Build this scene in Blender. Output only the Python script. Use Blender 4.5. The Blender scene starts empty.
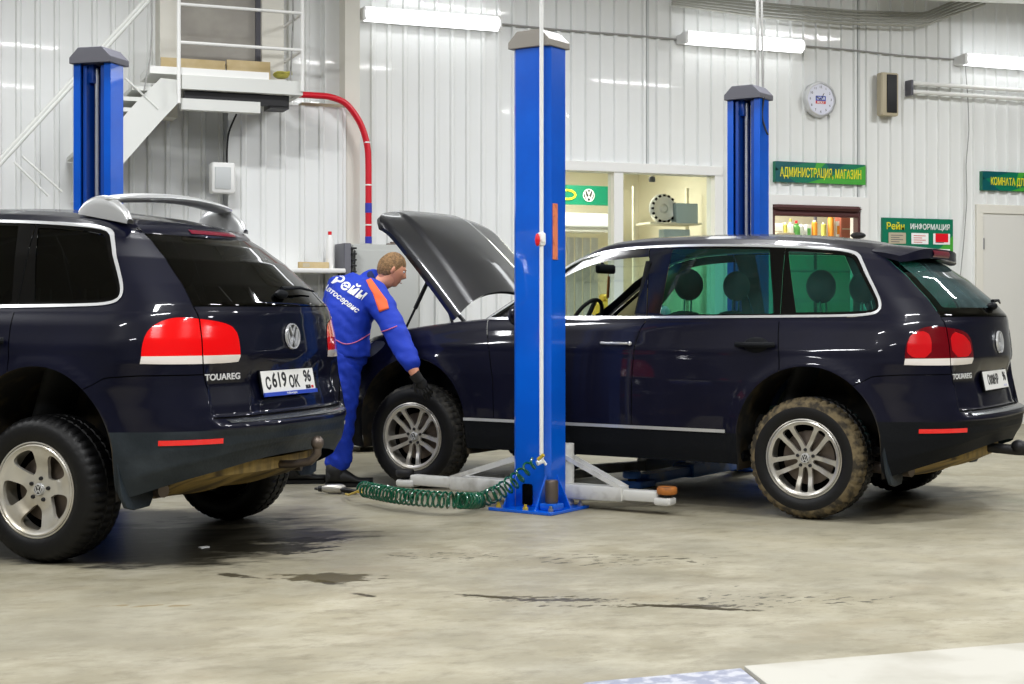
import bpy, math, random
import numpy as np
from mathutils import Vector, Matrix, Euler
random.seed(7); np.random.seed(7)
SC = bpy.context.scene
COL = SC.collection
PI = math.pi
ALPHA = 0.386            # the lens axis is turned this far from the wall's normal
FPX, YH, CAMH = 1500.0, 309.6, 1.237
WALL = 13.0
CA, SA = math.cos(ALPHA), math.sin(ALPHA)

# ------------------------------------------------------------------ survey helpers
def fl(X, Z, z=0.0):
    """ground point measured right of / ahead of the camera -> world (x along the wall, y into it)"""
    return Vector((X*CA+Z*SA, -X*SA+Z*CA, z))
def on_wall(px, py, y=WALL):
    u = (px-512)/FPX; dx, dy = u*CA+SA, -u*SA+CA; t = y/dy
    return Vector((dx*t, y, CAMH-(py-YH)/FPX*t))
def on_floor(px, py, z=0.0):
    t = (CAMH-z)*FPX/(py-YH); return fl((px-512)/FPX*t, t, z)
def at_depth(px, py, t):
    return fl((px-512)/FPX*t, t, CAMH-(py-YH)/FPX*t)

# ------------------------------------------------------------------ materials
def mat(name, col, rough=.5, metal=0., coat=0., spec=.5, emit=None, estr=0., bump=None, vary=None, trans=0., coat_rough=.03, ior=1.5, dirt=None):
    m = bpy.data.materials.new(name); m.use_nodes = True
    nt = m.node_tree; b = nt.nodes['Principled BSDF']
    b.inputs['Base Color'].default_value = (*col, 1); b.inputs['Roughness'].default_value = rough
    b.inputs['Metallic'].default_value = metal; b.inputs['Coat Weight'].default_value = coat
    b.inputs['Coat Roughness'].default_value = coat_rough
    b.inputs['Specular IOR Level'].default_value = spec; b.inputs['Transmission Weight'].default_value = trans
    b.inputs['IOR'].default_value = ior
    if emit: b.inputs['Emission Color'].default_value = (*emit, 1); b.inputs['Emission Strength'].default_value = estr
    tc = nt.nodes.new('ShaderNodeTexCoord')
    if vary:      # (scale, second colour, lo, hi[, stretch])
        n = nt.nodes.new('ShaderNodeTexNoise'); n.inputs['Scale'].default_value = vary[0]; n.inputs['Detail'].default_value = 6
        mp = nt.nodes.new('ShaderNodeMapping'); mp.inputs['Scale'].default_value = vary[4] if len(vary) > 4 else (1, 1, 1)
        nt.links.new(tc.outputs['Object'], mp.inputs[0]); nt.links.new(mp.outputs[0], n.inputs[0])
        r = nt.nodes.new('ShaderNodeMapRange'); r.inputs[1].default_value = vary[2]; r.inputs[2].default_value = vary[3]
        mx = nt.nodes.new('ShaderNodeMix'); mx.data_type = 'RGBA'
        mx.inputs[6].default_value = (*col, 1); mx.inputs[7].default_value = (*vary[1], 1)
        nt.links.new(n.outputs[0], r.inputs[0]); nt.links.new(r.outputs[0], mx.inputs[0]); nt.links.new(mx.outputs[2], b.inputs['Base Color'])
    if bump:
        n2 = nt.nodes.new('ShaderNodeTexNoise'); n2.inputs['Scale'].default_value = bump[0]; n2.inputs['Detail'].default_value = 5
        bp = nt.nodes.new('ShaderNodeBump'); bp.inputs['Strength'].default_value = bump[1]; bp.inputs['Distance'].default_value = .01
        nt.links.new(tc.outputs['Object'], n2.inputs[0]); nt.links.new(n2.outputs[0], bp.inputs['Height']); nt.links.new(bp.outputs[0], b.inputs['Normal'])
    return m
def glass_mat(name, tint, rough=.02, gloss=1.0, haze=None):
    m = bpy.data.materials.new(name); m.use_nodes = True; nt = m.node_tree
    for n in list(nt.nodes): nt.nodes.remove(n)
    o = nt.nodes.new('ShaderNodeOutputMaterial'); t = nt.nodes.new('ShaderNodeBsdfTransparent'); t.inputs[0].default_value = (*tint, 1)
    g = nt.nodes.new('ShaderNodeBsdfGlossy'); g.inputs['Roughness'].default_value = rough
    f = nt.nodes.new('ShaderNodeLayerWeight'); f.inputs[0].default_value = .5
    pw = nt.nodes.new('ShaderNodeMath'); pw.operation = 'POWER'; pw.inputs[1].default_value = 4.5; nt.links.new(f.outputs['Facing'], pw.inputs[0])
    ml = nt.nodes.new('ShaderNodeMapRange'); ml.inputs[3].default_value = .05*gloss; ml.inputs[4].default_value = .9*gloss
    mx = nt.nodes.new('ShaderNodeMixShader')
    nt.links.new(pw.outputs[0], ml.inputs[0]); nt.links.new(ml.outputs[0], mx.inputs[0])
    nt.links.new(t.outputs[0], mx.inputs[1]); nt.links.new(g.outputs[0], mx.inputs[2])
    last = mx.outputs[0]
    if haze:     # a film of road dust: (colour, amount)
        d = nt.nodes.new('ShaderNodeBsdfDiffuse'); d.inputs[0].default_value = (*haze[0], 1)
        tc = nt.nodes.new('ShaderNodeTexCoord'); n = nt.nodes.new('ShaderNodeTexNoise'); n.inputs['Scale'].default_value = 3
        nt.links.new(tc.outputs['Object'], n.inputs[0])
        r = nt.nodes.new('ShaderNodeMapRange'); r.inputs[1].default_value = .3; r.inputs[2].default_value = .75; r.inputs[4].default_value = haze[1]
        nt.links.new(n.outputs[0], r.inputs[0])
        m2 = nt.nodes.new('ShaderNodeMixShader'); nt.links.new(r.outputs[0], m2.inputs[0]); nt.links.new(last, m2.inputs[1]); nt.links.new(d.outputs[0], m2.inputs[2]); last = m2.outputs[0]
    nt.links.new(last, o.inputs[0]); return m
def emit_mat(name, col, s):
    m = bpy.data.materials.new(name); m.use_nodes = True; nt = m.node_tree
    for n in list(nt.nodes): nt.nodes.remove(n)
    o = nt.nodes.new('ShaderNodeOutputMaterial'); e = nt.nodes.new('ShaderNodeEmission'); e.inputs[0].default_value = (*col, 1); e.inputs[1].default_value = s
    nt.links.new(e.outputs[0], o.inputs[0]); return m

M = dict(
 paint=mat('navy_paint', (.0014, .0019, .009), .4, 0, .6, .12, vary=(1.6, (.004, .0046, .017), .35, .75)),
 paint_dusty=mat('navy_paint_dusty', (.0022, .0025, .010), .42, 0, .6, .12, vary=(1.4, (.0072, .0074, .020), .35, .75), coat_rough=.05),
 blackplast=mat('black_plastic', (.004, .005, .007), .6, spec=.15, bump=(60, .15)),
 greyplast=mat('weathered_plastic', (.012, .018, .024), .45, spec=.3, vary=(5, (.035, .045, .055), .45, .8), bump=(50, .2)),
 liner=mat('wheel_liner', (.008, .007, .006), .9, vary=(7, (.07, .05, .022), .46, .72)),
 clearhl=mat('headlight_lens', (.16, .17, .18), .08, .3, 1.), letter=mat('letter_silver', (.72, .73, .74), .35, .2), ledge=mat('dull_ledge_metal', (.16, .17, .18), .25, .7), glossblack=mat('gloss_black_trim', (.0015, .0015, .002), .12, spec=.5), gap=mat('panel_gap', (.001, .001, .001), .9, spec=.1),
 chrome=mat('chrome', (.80, .81, .83), .25, .55), satin=mat('satin_aluminium', (.66, .67, .68), .3, .55),
 silver=mat('wheel_silver', (.52, .50, .46), .3, .55, .4, vary=(6, (.36, .32, .25), .5, .8)),
 silver2=mat('wheel_silver_dusty', (.62, .60, .55), .32, .5, .4, vary=(5, (.42, .36, .25), .45, .8)),
 rubber=mat('tyre_rubber', (.004, .004, .0045), .5, spec=.3, bump=(40, .2)),
 mudrub=mat('muddy_rubber', (.155, .118, .062), .9, vary=(18, (.035, .028, .018), .42, .60), bump=(40, .6)),
 dustrub=mat('dusty_tread', (.045, .042, .036), .85, vary=(25, (.012, .012, .012), .45, .6)),
 brake=mat('brake_steel', (.16, .13, .11), .45, .8),
 red=mat('red_lens', (.85, .004, .006), .12, 0, 1.), darkred=mat('dark_red_lens', (.13, .002, .006), .1, 0, 1.), redbright=mat('bright_red_lens', (.55, .006, .01), .15, 0, 1.),
 clear=mat('clear_lens', (.75, .70, .66), .15, 0, 1.), plum=mat('brake_lamp_lens', (.20, .006, .03), .12, 0, 1.),
 gDark=glass_mat('dark_tinted_glass', (.012, .014, .015)), gGreen=glass_mat('green_tinted_glass', (.12, .52, .40), haze=((.05, .15, .14), .22)),
 gBack=glass_mat('dusty_green_glass', (.05, .16, .15), haze=((.10, .16, .17), .55)), gScreen=glass_mat('windscreen_glass', (.75, .85, .82)),
 gWin=glass_mat('window_glass', (.93, .96, .95), gloss=.5),
 fabric=mat('seat_fabric', (.015, .016, .018), .85), trim=mat('beige_trim', (.40, .33, .16), .8), dash=mat('dashboard', (.03, .032, .034), .6),
 plate=mat('plate_white', (.82, .82, .80), .35), ink=mat('plate_black', (.006, .006, .006), .5), pblue=mat('plate_blue', (.02, .06, .45), .4), pred=mat('plate_red', (.6, .02, .02), .4),
 mudpan=mat('muddy_undertray', (.36, .25, .08), .75, vary=(3, (.10, .075, .04), .4, .65, (1, 5, 1)), bump=(20, .3)),
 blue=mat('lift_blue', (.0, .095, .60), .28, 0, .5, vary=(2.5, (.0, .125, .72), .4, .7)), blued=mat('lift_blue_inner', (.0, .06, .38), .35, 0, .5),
 bluearm=mat('arm_blue', (.03, .13, .48), .5, vary=(6, (.16, .2, .3), .5, .75)),
 cap=mat('cap_grey', (.10, .10, .12), .5), capl=mat('cap_warm_grey', (.28, .26, .23), .5), steel=mat('grey_steel', (.35, .35, .36), .4, .8), darksteel=mat('dark_steel', (.03, .03, .032), .5, .6),
 armw=mat('arm_white', (.62, .62, .60), .45, vary=(8, (.35, .34, .31), .5, .75)), rust=mat('orange_rubber', (.42, .14, .02), .7, vary=(20, (.15, .06, .02), .45, .65)),
 hosew=mat('white_pipe', (.85, .86, .86), .4), green=mat('coil_green', (.001, .085, .038), .25, 0, .6), yel=mat('yellow_brass', (.7, .5, .05), .35, .3), redp=mat('red_plastic', (.75, .008, .02), .35), redpipe=mat('red_pipe_paint', (.62, .004, .02), .35), bluep=mat('blue_band', (.03, .04, .4), .4),
 orange=mat('orange_mark', (.80, .22, .10), .55, vary=(30, (.5, .12, .06), .5, .7)),
 wall=mat('sheet_metal_white', (.80, .815, .81), .55, .0, .15, vary=(.6, (.76, .77, .755), .4, .7)), wallg=mat('sheet_metal_grey', (.54, .56, .56), .42),
 cream=mat('cream_paint', (.74, .72, .65), .7), creamwarm=mat('office_wall', (.78, .74, .60), .8), whitep=mat('white_paint', (.80, .80, .78), .5), door=mat('door_white', (.72, .71, .67), .5),  # the office cream is yellower than the cream of the hall
 concrete=mat('ceiling_grey', (.42, .42, .40), .8), stair=mat('stair_paint', (.66, .67, .64), .55), taup=mat('taupe_door', (.40, .38, .34), .6, vary=(3, (.33, .31, .28), .4, .6)),
 osb=mat('ply_board', (.50, .38, .19), .8, vary=(6, (.60, .48, .28), .4, .7)), brown=mat('brown_shutter', (.075, .022, .022), .5), grey=mat('cable_grey', (.30, .30, .29), .6), bundle=mat('conduit_grey', (.42, .42, .38), .6),
 tube=emit_mat('lamp_tube', (.97, .99, 1.), 3.0), tubeoff=mat('lamp_body', (.8, .8, .8), .4),
 sgreen=mat('sign_green', (.0, .17, .09), .4), sgreen2=mat('sign_light_green', (.06, .36, .04), .4), steal=mat('sign_teal', (.0, .09, .10), .4), syel=mat('sign_yellow', (.82, .72, .02), .5), swhite=mat('sign_white', (.85, .86, .85), .5),
 skin=mat('skin', (.74, .33, .20), .5, bump=(80, .05)), hair=mat('hair', (.17, .095, .04), .75, vary=(60, (.30, .17, .07), .4, .6), bump=(90, .8)),
 cloth=mat('work_blue', (.0, .032, .44), .75, bump=(12, .5)), clothd=mat('work_navy', (.003, .012, .08), .8), glove=mat('black_glove', (.008, .008, .008), .8), boot=mat('black_boot', (.008, .008, .009), .6), collar=mat('collar_orange', (.85, .13, .03), .7), piping=mat('piping_pink', (.55, .12, .25), .6),
 lip=mat('lip', (.42, .12, .09), .5), eye=mat('eye_dark', (.02, .015, .01), .3),
 diamond=mat('blue_grey_plate', (.30, .32, .42), .4, .3, vary=(22, (.55, .56, .62), .45, .6)), paleplate=mat('pale_plate', (.50, .485, .43), .5, vary=(2.5, (.36, .34, .28), .45, .7)),
 clockf=mat('clock_face', (.72, .73, .84), .4), lilac=mat('pale_lilac', (.6, .6, .75), .4), tan=mat('tan_case', (.48, .42, .30), .5), blackg=mat('black_grille', (.012, .012, .014), .6), towel=mat('white_bottle', (.85, .85, .83), .4),
 cabinet=mat('cabinet_grey', (.42, .43, .41), .55), papersh=mat('silver_blue_card', (.35, .45, .52), .3, .3),
)
for i, c in enumerate([(.8, .3, .03), (.1, .35, .08), (.75, .75, .7), (.55, .5, .1), (.12, .18, .2), (.6, .62, .58), (.7, .6, .3), (.35, .1, .06)]): M['pk%d' % i] = mat('package_%d' % i, c, .5)

# ------------------------------------------------------------------ mesh helpers
class MB:
    def __init__(s): s.v = []; s.f = []; s.m = []
    def add(s, vs, fs, mi=0):
        o = len(s.v); s.v += [tuple(v) for v in vs]; s.f += [tuple(i+o for i in f) for f in fs]; s.m += [mi]*len(fs); return s
    def box(s, c, d, rot=None, mi=0, taper=None):
        vs = []
        for z in (-1, 1):
            for x, y in ((-1, -1), (1, -1), (1, 1), (-1, 1)):
                k = taper if (taper and z > 0) else 1
                p = Vector((x*d[0]/2*k, y*d[1]/2*k, z*d[2]/2))
                if rot is not None: p = rot @ p
                vs.append(p+Vector(c))
        return s.add(vs, [(3, 2, 1, 0), (4, 5, 6, 7), (0, 1, 5, 4), (1, 2, 6, 5), (2, 3, 7, 6), (3, 0, 4, 7)], mi)
    def bb(s, x0, x1, y0, y1, z0, z1, mi=0):
        return s.box(((x0+x1)/2, (y0+y1)/2, (z0+z1)/2), (abs(x1-x0), abs(y1-y0), abs(z1-z0)), mi=mi)
    def cbox(s, x0, x1, y0, y1, z0, z1, b=.01, mi=0):
        """box with chamfered edges (octagonal in plan, chamfered top and bottom)"""
        def ring(i, z): return [(x0+b+i, y0+i, z), (x1-b-i, y0+i, z), (x1-i, y0+b+i, z), (x1-i, y1-b-i, z), (x1-b-i, y1-i, z), (x0+b+i, y1-i, z), (x0+i, y1-b-i, z), (x0+i, y0+b+i, z)]
        R = [ring(b*.7, z0), ring(0, z0+b), ring(0, z1-b), ring(b*.7, z1)]
        vs = [p for r in R for p in r]; fs = [tuple(range(7, -1, -1)), tuple(range(24, 32))]
        for k in range(3):
            for i in range(8): j = (i+1) % 8; fs.append((k*8+i, k*8+j, k*8+8+j, k*8+8+i))
        return s.add(vs, fs, mi)
    def prism(s, poly, f, mi=0):
        """poly: 2D points, f(p, k) -> 3D for k in 0,1"""
        n = len(poly); vs = [f(p, 0) for p in poly]+[f(p, 1) for p in poly]
        return s.add(vs, [tuple(range(n-1, -1, -1)), tuple(range(n, 2*n))]+[(i, (i+1) % n, n+(i+1) % n, n+i) for i in range(n)], mi)
    def tube(s, pts, r, n=10, closed=False, mi=0, cap=True, flat=None):
        pts = [Vector(p) for p in pts]; N = len(pts); rs = r if isinstance(r, (list, tuple)) else [r]*N
        up = None; vs = []
        for i, p in enumerate(pts):
            a = pts[(i-1) % N] if (closed or i > 0) else p; b = pts[(i+1) % N] if (closed or i < N-1) else p
            t = (b-a).normalized()
            if up is None: up = t.orthogonal().normalized()
            up = (up-t*up.dot(t)).normalized(); w = t.cross(up)
            for k in range(n):
                an = 2*PI*k/n; vs.append(p+(up*math.cos(an)+w*math.sin(an)*(flat or 1))*rs[i])
        fs = []
        for i in range(N if closed else N-1):
            j = (i+1) % N
            for k in range(n): l = (k+1) % n; fs.append((i*n+k, i*n+l, j*n+l, j*n+k))
        if cap and not closed: fs += [tuple(range(n-1, -1, -1)), tuple(range((N-1)*n, N*n))]
        return s.add(vs, fs, mi)
    def lathe(s, prof, axis='Y', c=(0, 0, 0), n=48, mi=0, ang=None):
        """prof: (radius, offset along axis)"""
        vs = []; c = Vector(c)
        for k in range(n):
            a = 2*PI*k/n; co, si = math.cos(a), math.sin(a)
            for j, (r, h) in enumerate(prof):
                if ang: r = ang(j, k, r)
                vs.append(c+(Vector((r*co, h, r*si)) if axis == 'Y' else Vector((r*co, r*si, h)) if axis == 'Z' else Vector((h, r*co, r*si))))
        m = len(prof); fs = []
        for k in range(n):
            l = (k+1) % n
            for j in range(m-1): fs.append((k*m+j, k*m+j+1, l*m+j+1, l*m+j))
        return s.add(vs, fs, mi)
    def ball(s, c, r, n=16, mi=0, rot=None):
        r = Vector(r) if not isinstance(r, (int, float)) else Vector((r, r, r)); vs = []; c = Vector(c); fs = []
        for i in range(n//2+1):
            th = PI*i/(n//2)
            for k in range(n):
                p = Vector((math.sin(th)*math.cos(2*PI*k/n)*r.x, math.sin(th)*math.sin(2*PI*k/n)*r.y, math.cos(th)*r.z))
                if rot is not None: p = rot @ p
                vs.append(p+c)
        for i in range(n//2):
            for k in range(n): l = (k+1) % n; fs.append((i*n+k, (i+1)*n+k, (i+1)*n+l, i*n+l))
        return s.add(vs, fs, mi)
    def grid(s, f, nu, nv, mi=0, wrap=False):
        vs = [f(i/(nu-1), j/(nv-1)) for i in range(nu) for j in range(nv)]
        return s.add(vs, [(i*nv+j, (i+1)*nv+j, (i+1)*nv+j+1, i*nv+j+1) for i in range(nu-1) for j in range(nv-1)], mi)
    def build(s, name, mats, parent=None, smooth=True, loc=None, bevel=0, fix=True, angle=35):
        me = bpy.data.meshes.new(name); me.from_pydata(s.v, [], s.f)
        for m_ in (mats if isinstance(mats, (list, tuple)) else [mats]): me.materials.append(M[m_] if isinstance(m_, str) else m_)
        me.polygons.foreach_set('material_index', s.m)
        if fix:
            import bmesh
            bm = bmesh.new(); bm.from_mesh(me); bmesh.ops.remove_doubles(bm, verts=bm.verts, dist=1e-6); bmesh.ops.recalc_face_normals(bm, faces=bm.faces); bm.to_mesh(me); bm.free()
        if smooth:
            me.polygons.foreach_set('use_smooth', [True]*len(me.polygons)); me.set_sharp_from_angle(angle=math.radians(angle))
        me.update(); o = bpy.data.objects.new(name, me); COL.objects.link(o)
        if parent: o.parent = parent
        if loc is not None: o.location = loc
        if bevel:
            b = o.modifiers.new('bevel', 'BEVEL'); b.width = bevel; b.segments = 2; b.limit_method = 'ANGLE'; b.angle_limit = math.radians(40)
        return o
def empty(name, loc=(0, 0, 0), rz=0):
    o = bpy.data.objects.new(name, None); COL.objects.link(o); o.location = loc; o.rotation_euler = (0, 0, rz); o.empty_display_size = .1; return o
def tag(o, label, cat, group=None):
    o['label'] = label; o['category'] = cat
    if group: o['group'] = group
    return o
def struct(o): o['kind'] = 'structure'; return o
def copy_tree(o, parent=None):
    c = o.copy(); COL.objects.link(c); c.parent = parent
    for ch in list(o.children): copy_tree(ch, c)
    return c
def text_mesh(name, body, size, m, parent, origin, right, up, depth=.002, align='CENTER', xs=1., shear=0., bold=0.):
    cu = bpy.data.curves.new(name, 'FONT'); cu.body = body; cu.size = size; cu.extrude = depth; cu.align_x = align; cu.align_y = 'CENTER'; cu.shear = shear; cu.offset = bold; cu.resolution_u = 3
    t = bpy.data.objects.new(name, cu); COL.objects.link(t)
    dg = bpy.context.evaluated_depsgraph_get(); me = bpy.data.meshes.new_from_object(t.evaluated_get(dg))
    COL.objects.unlink(t); bpy.data.objects.remove(t)
    right = Vector(right).normalized(); up = Vector(up).normalized(); nrm = right.cross(up)
    mt = Matrix.Translation(Vector(origin)) @ Matrix((right, up, nrm)).transposed().to_4x4() @ Matrix.Diagonal((xs, 1, 1, 1))
    me.transform(mt); me.materials.clear(); me.materials.append(M[m]); o = bpy.data.objects.new(name, me); COL.objects.link(o)
    if parent: o.parent = parent
    return o

# ================================================================== THE CAR
def sm(x, a, b):
    t = np.clip((x-a)/(b-a), 0, 1); return t*t*(3-2*t)
# nominal height: W, x0r, ar, nr, x0f, af, nf
LOW = np.array([
 (.34, .92, .10, .80, 2.8, -3.14, .54, 3.2), (.42, .938, .10, .84, 2.9, -3.14, .58, 3.2), (.52, .95, .10, .852, 2.9, -3.14, .60, 3.2), (.63, .953, .10, .857, 2.9, -3.12, .60, 3.),
 (.66, .953, .105, .850, 2.9, -3.1, .60, 2.5), (.75, .953, .18, .762, 2.75, -3.1, .59, 2.5), (.85, .95, .29, .622, 2.55, -3.1, .57, 2.5), (.96, .94, .385, .508, 2.4, -3.1, .55, 2.5), (1.07, .92, .40, .485, 2.35, -3.1, .52, 2.5),
 (1.13, .90, .408, .472, 2.3, -3.1, .50, 2.5), (1.17, .88, .41, .469, 2.3, -3.1, .485, 2.5), (1.2, .86, .41, .468, 2.3, -3.1, .475, 2.5), (1.212, .835, .41, .46, 2.3, -3.1, .465, 2.5), (1.217, .78, .41, .46, 2.3, -3.1, .46, 2.5), (1.216, .735, .41, .45, 2.3, -3.1, .455, 2.5)])
LOWP = np.array([0., .08, .18, .29, .32, .41, .51, .62, .73, .79, .83, .86, .90, .95, 1.0])
UPP = np.array([0., .06, .2, .42, .6, .7, .77, .84, .93, 1.0])
# z, W, x0r, ar, nr, x0f, af, nf, crown weight
UPT = np.array([
 (1.20, .86, .41, .468, 2.3, -2.20, .30, 2.4, 0), (1.24, .833, .405, .468, 2.3, -2.15, .30, 2.4, 0), (1.35, .788, .33, .455, 2.3, -2.0, .29, 2.4, .1), (1.50, .728, .20, .44, 2.3, -1.80, .28, 2.4, .3), (1.62, .672, .07, .44, 2.4, -1.63, .27, 2.4, .7),
 (1.682, .640, .0, .43, 2.4, -1.52, .26, 2.4, 1), (1.712, .59, -.04, .41, 2.3, -1.46, .24, 2.3, 1), (1.737, .49, -.09, .37, 2.2, -1.42, .22, 2.2, 1), (1.757, .30, -.16, .30, 2.1, -1.36, .18, 2.1, 1), (1.766, .0, -.3, .15, 2., -1.3, .12, 2., 1)])
def rows(P, T, v): return [np.interp(v, P, T[:, i]) for i in range(T.shape[1])]
def plan(s, W, x0r, ar, nr, x0f, af, nf):
    s = np.asarray(s, float); f = np.clip(s, 0, 1); m = np.clip(s-1, 0, 1); r = np.clip(s-2, 0, 1)
    cf = np.abs(np.cos((1-f)*PI/2)); sf = np.abs(np.sin((1-f)*PI/2)); cr = np.abs(np.cos(r*PI/2)); sr = np.abs(np.sin(r*PI/2))
    x = np.where(s < 1, x0f-af*sf**(2/nf), np.where(s < 2, x0f+(x0r-x0f)*m, x0r+ar*sr**(2/nr)))
    y = np.where(s < 1, W*cf**(2/nf), np.where(s < 2, W, W*cr**(2/nr)))
    return x, y
ARCH = [(.025, .50, .44), (-2.83, .50, .44)]
ZTX = np.array([-3.7, -3.5, -3.2, -2.9, -2.6, -2.2, 9.]); ZTZ = np.array([.93, 1.0, 1.09, 1.135, 1.17, 1.205, 1.205])
def ztop(x): return sum(np.interp(x+d, ZTX, ZTZ) for d in (-.15, -.07, 0, .07, .15))/5
def zbot(x): return sum(np.interp(x+d, [-3.7, -3.3, -2.5, -.45, .42, .55, .85, .95], [.34, .30, .34, .34, .29, .33, .44, .51]) for d in (-.04, 0, .04))/3
def S_low(s, v):
    z0, W, x0r, ar, nr, x0f, af, nf = rows(LOWP, LOW, v); x, y = plan(s, W, x0r, ar, nr, x0f, af, nf)
    z = z0+(zbot(x)-.34)*(1-sm(z0, .34, .62))+(ztop(x)-1.2)*sm(z0, .7, 1.2)
    rec = (.058*(1-sm(np.abs(y), .60, .66))+.012*(1-sm(np.abs(y), .29, .36)))*sm(z0, .655, .70)*(1-sm(z0, .83, 1.0))*(s > 2)   # tailgate set in above the bumper ledge
    rec = rec-.012*(1-sm(np.abs(y), .6, .7))*sm(z0, .60, .64)*(1-sm(z0, .655, .70))*(s > 2)
    x = x-rec
    for cx, cz, r in ARCH:                                                                        # flared arches
        d = np.sqrt((x-cx)**2+np.maximum(0, z-cz)**2)-r
        y = y+.014*np.exp(-(np.maximum(d, 0)/.05)**2)*(np.abs(s-1.5) < .95)
    y = y+.006*np.exp(-((z-1.03)/.03)**2)*sm(s, 1.05, 1.2)*(1-sm(s, 1.95, 2.2))
    return np.stack([x, y, z], -1)
def S_up(s, v):
    z0, W, x0r, ar, nr, x0f, af, nf, cw = rows(UPP, UPT, v); x, y = plan(s, W, x0r, ar, nr, x0f, af, nf)
    cr = sum(np.interp(x+d, [-2.4, -1.95, -1.6, -1.3, -.9, -.5, -.2, .2, .45, .7], [-.12, -.085, -.03, 0, .006, 0, -.015, -.058, -.092, -.13]) for d in (-.1, 0, .1))/3
    return np.stack([x, y, z0+cr*cw], -1)
def sdpoly(px, py, poly):
    px = np.asarray(px); py = np.asarray(py); d = np.full(px.shape, 1e9); ins = np.zeros(px.shape, bool); n = len(poly)
    for i in range(n):
        ax, ay = poly[i]; bx, by = poly[(i+1) % n]; ex, ey = bx-ax, by-ay
        t = np.clip(((px-ax)*ex+(py-ay)*ey)/(ex*ex+ey*ey+1e-12), 0, 1)
        d = np.minimum(d, (px-ax-t*ex)**2+(py-ay-t*ey)**2)
        c = ((ay > py) != (by > py)) & (px < (bx-ax)*(py-ay)/((by-ay) if by != ay else 1e-12)+ax); ins ^= c
    d = np.sqrt(d); return np.where(ins, -d, d)
def smoothpoly(P, k=3, it=2):
    for _ in range(it):
        Q = []
        for i in range(len(P)):
            a, b = np.array(P[i]), np.array(P[(i+1) % len(P)]); Q += [tuple(a*.75+b*.25), tuple(a*.25+b*.75)]
        P = Q
    return P
DLO = smoothpoly([(-2.32, 1.202), (-2.25, 1.203), (-1.685, 1.209), (-.18, 1.221), (.208, 1.227), (.36, 1.233), (.428, 1.255), (.432, 1.31), (.375, 1.40), (.277, 1.54), (.225, 1.61), (.15, 1.633), (-.021, 1.650), (-.208, 1.664), (-.55, 1.680), (-.94, 1.687), (-1.3, 1.678), (-1.53, 1.65), (-1.675, 1.605), (-1.80, 1.54), (-2.05, 1.375)])
TL = smoothpoly([(-.298, .962), (-.29, .956), (.12, .951), (.40, .955), (.418, .965), (.412, 1.05), (.39, 1.11), (.32, 1.148), (.11, 1.17), (-.04, 1.178), (-.14, 1.165), (-.24, 1.125), (-.285, 1.06)])
RF = smoothpoly([(-.185, .566), (.275, .566), (.275, .592), (-.185, .592)], it=1)
def yt(z): return np.interp(z, [.66, .70, .78, .865, .95, 1.166, 1.237, 1.45, 1.60, 1.66], [.612, .625, .638, .658, .660, .648, .656, .575, .497, .47])
def x1(z): return np.interp(z, [.4, .547, .893, 1.049, 1.143, 1.206], [-1.131, -1.131, -1.126, -1.117, -1.098, -1.071])
def x2(z): return np.interp(z, [.4, .932, 1.22], [-.141, -.141, -.181])
def x0d(z): return np.interp(z, [.4, .8, 1.0, 1.2], [-2.16, -2.17, -2.21, -2.27])
def fa(i):
    cx, cz, r = ARCH[i]; return lambda x, y, z: np.sqrt((x-cx)**2+np.maximum(0, z-cz)**2)-r
u_ = lambda x, y: x-np.abs(y)
f_tg = lambda x, y, z: np.abs(y)-yt(z)
f_bs = lambda x, y, z: z-np.interp(x, [.30, .351, .424, .58, 1.], [.83, .853, .892, .903, .903])
LOWF = {'a0': fa(0), 'a1': fa(1), 'tl': lambda x, y, z: sdpoly(u_(x, y), z, TL), 'rf': lambda x, y, z: z-.567, 'rfb': lambda x, y, z: z-.592, 'rfc': lambda x, y, z: u_(x, y)+.185, 'rfd': lambda x, y, z: u_(x, y)-.258,
 'tlw': lambda x, y, z: z-.992, 'tg': f_tg, 'tg1': lambda x, y, z: f_tg(x, y, z)-.006, 'sp': lambda x, y, z: z-.632, 'sp1': lambda x, y, z: z-.528, 'sp2': lambda x, y, z: z-.548, 'led': lambda x, y, z: z-.69, 'led1': lambda x, y, z: z-.682,
 'bs': f_bs, 'bs1': lambda x, y, z: f_bs(x, y, z)+.006, 'x1': lambda x, y, z: x-x1(z)-.003, 'x1b': lambda x, y, z: x-x1(z)+.003, 'x2': lambda x, y, z: x-x2(z)-.003, 'x2b': lambda x, y, z: x-x2(z)+.003,
 'x0': lambda x, y, z: x-x0d(z)-.003, 'x0b': lambda x, y, z: x-x0d(z)+.003, 'st0': lambda x, y, z: x+2.40, 'st1': lambda x, y, z: x+.485, 'fend': lambda x, y, z: x+2.16, 'bx': lambda x, y, z: x-.42,
 'tp1': lambda x, y, z: sdpoly(u_(x, y), z, smoothpoly([(-.28, .998), (-.07, .998), (-.05, 1.13), (-.15, 1.155), (-.26, 1.11)], it=1)), 'tp2': lambda x, y, z: sdpoly(u_(x, y), z, smoothpoly([(.15, .998), (.40, .998), (.37, 1.11), (.14, 1.155)], it=1)),
 'nose': lambda x, y, z: sdpoly(u_(x, -np.abs(y))*0+x-0*y, z, [(-9, .45), (-9, .62), (-3.5, .62), (-3.5, .45)]),
 'hl': lambda x, y, z: sdpoly(x+np.abs(y)*.9, z, smoothpoly([(-2.72, .86), (-2.36, .93), (-2.26, 1.06), (-2.50, 1.045), (-2.78, .99)]))}
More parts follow.
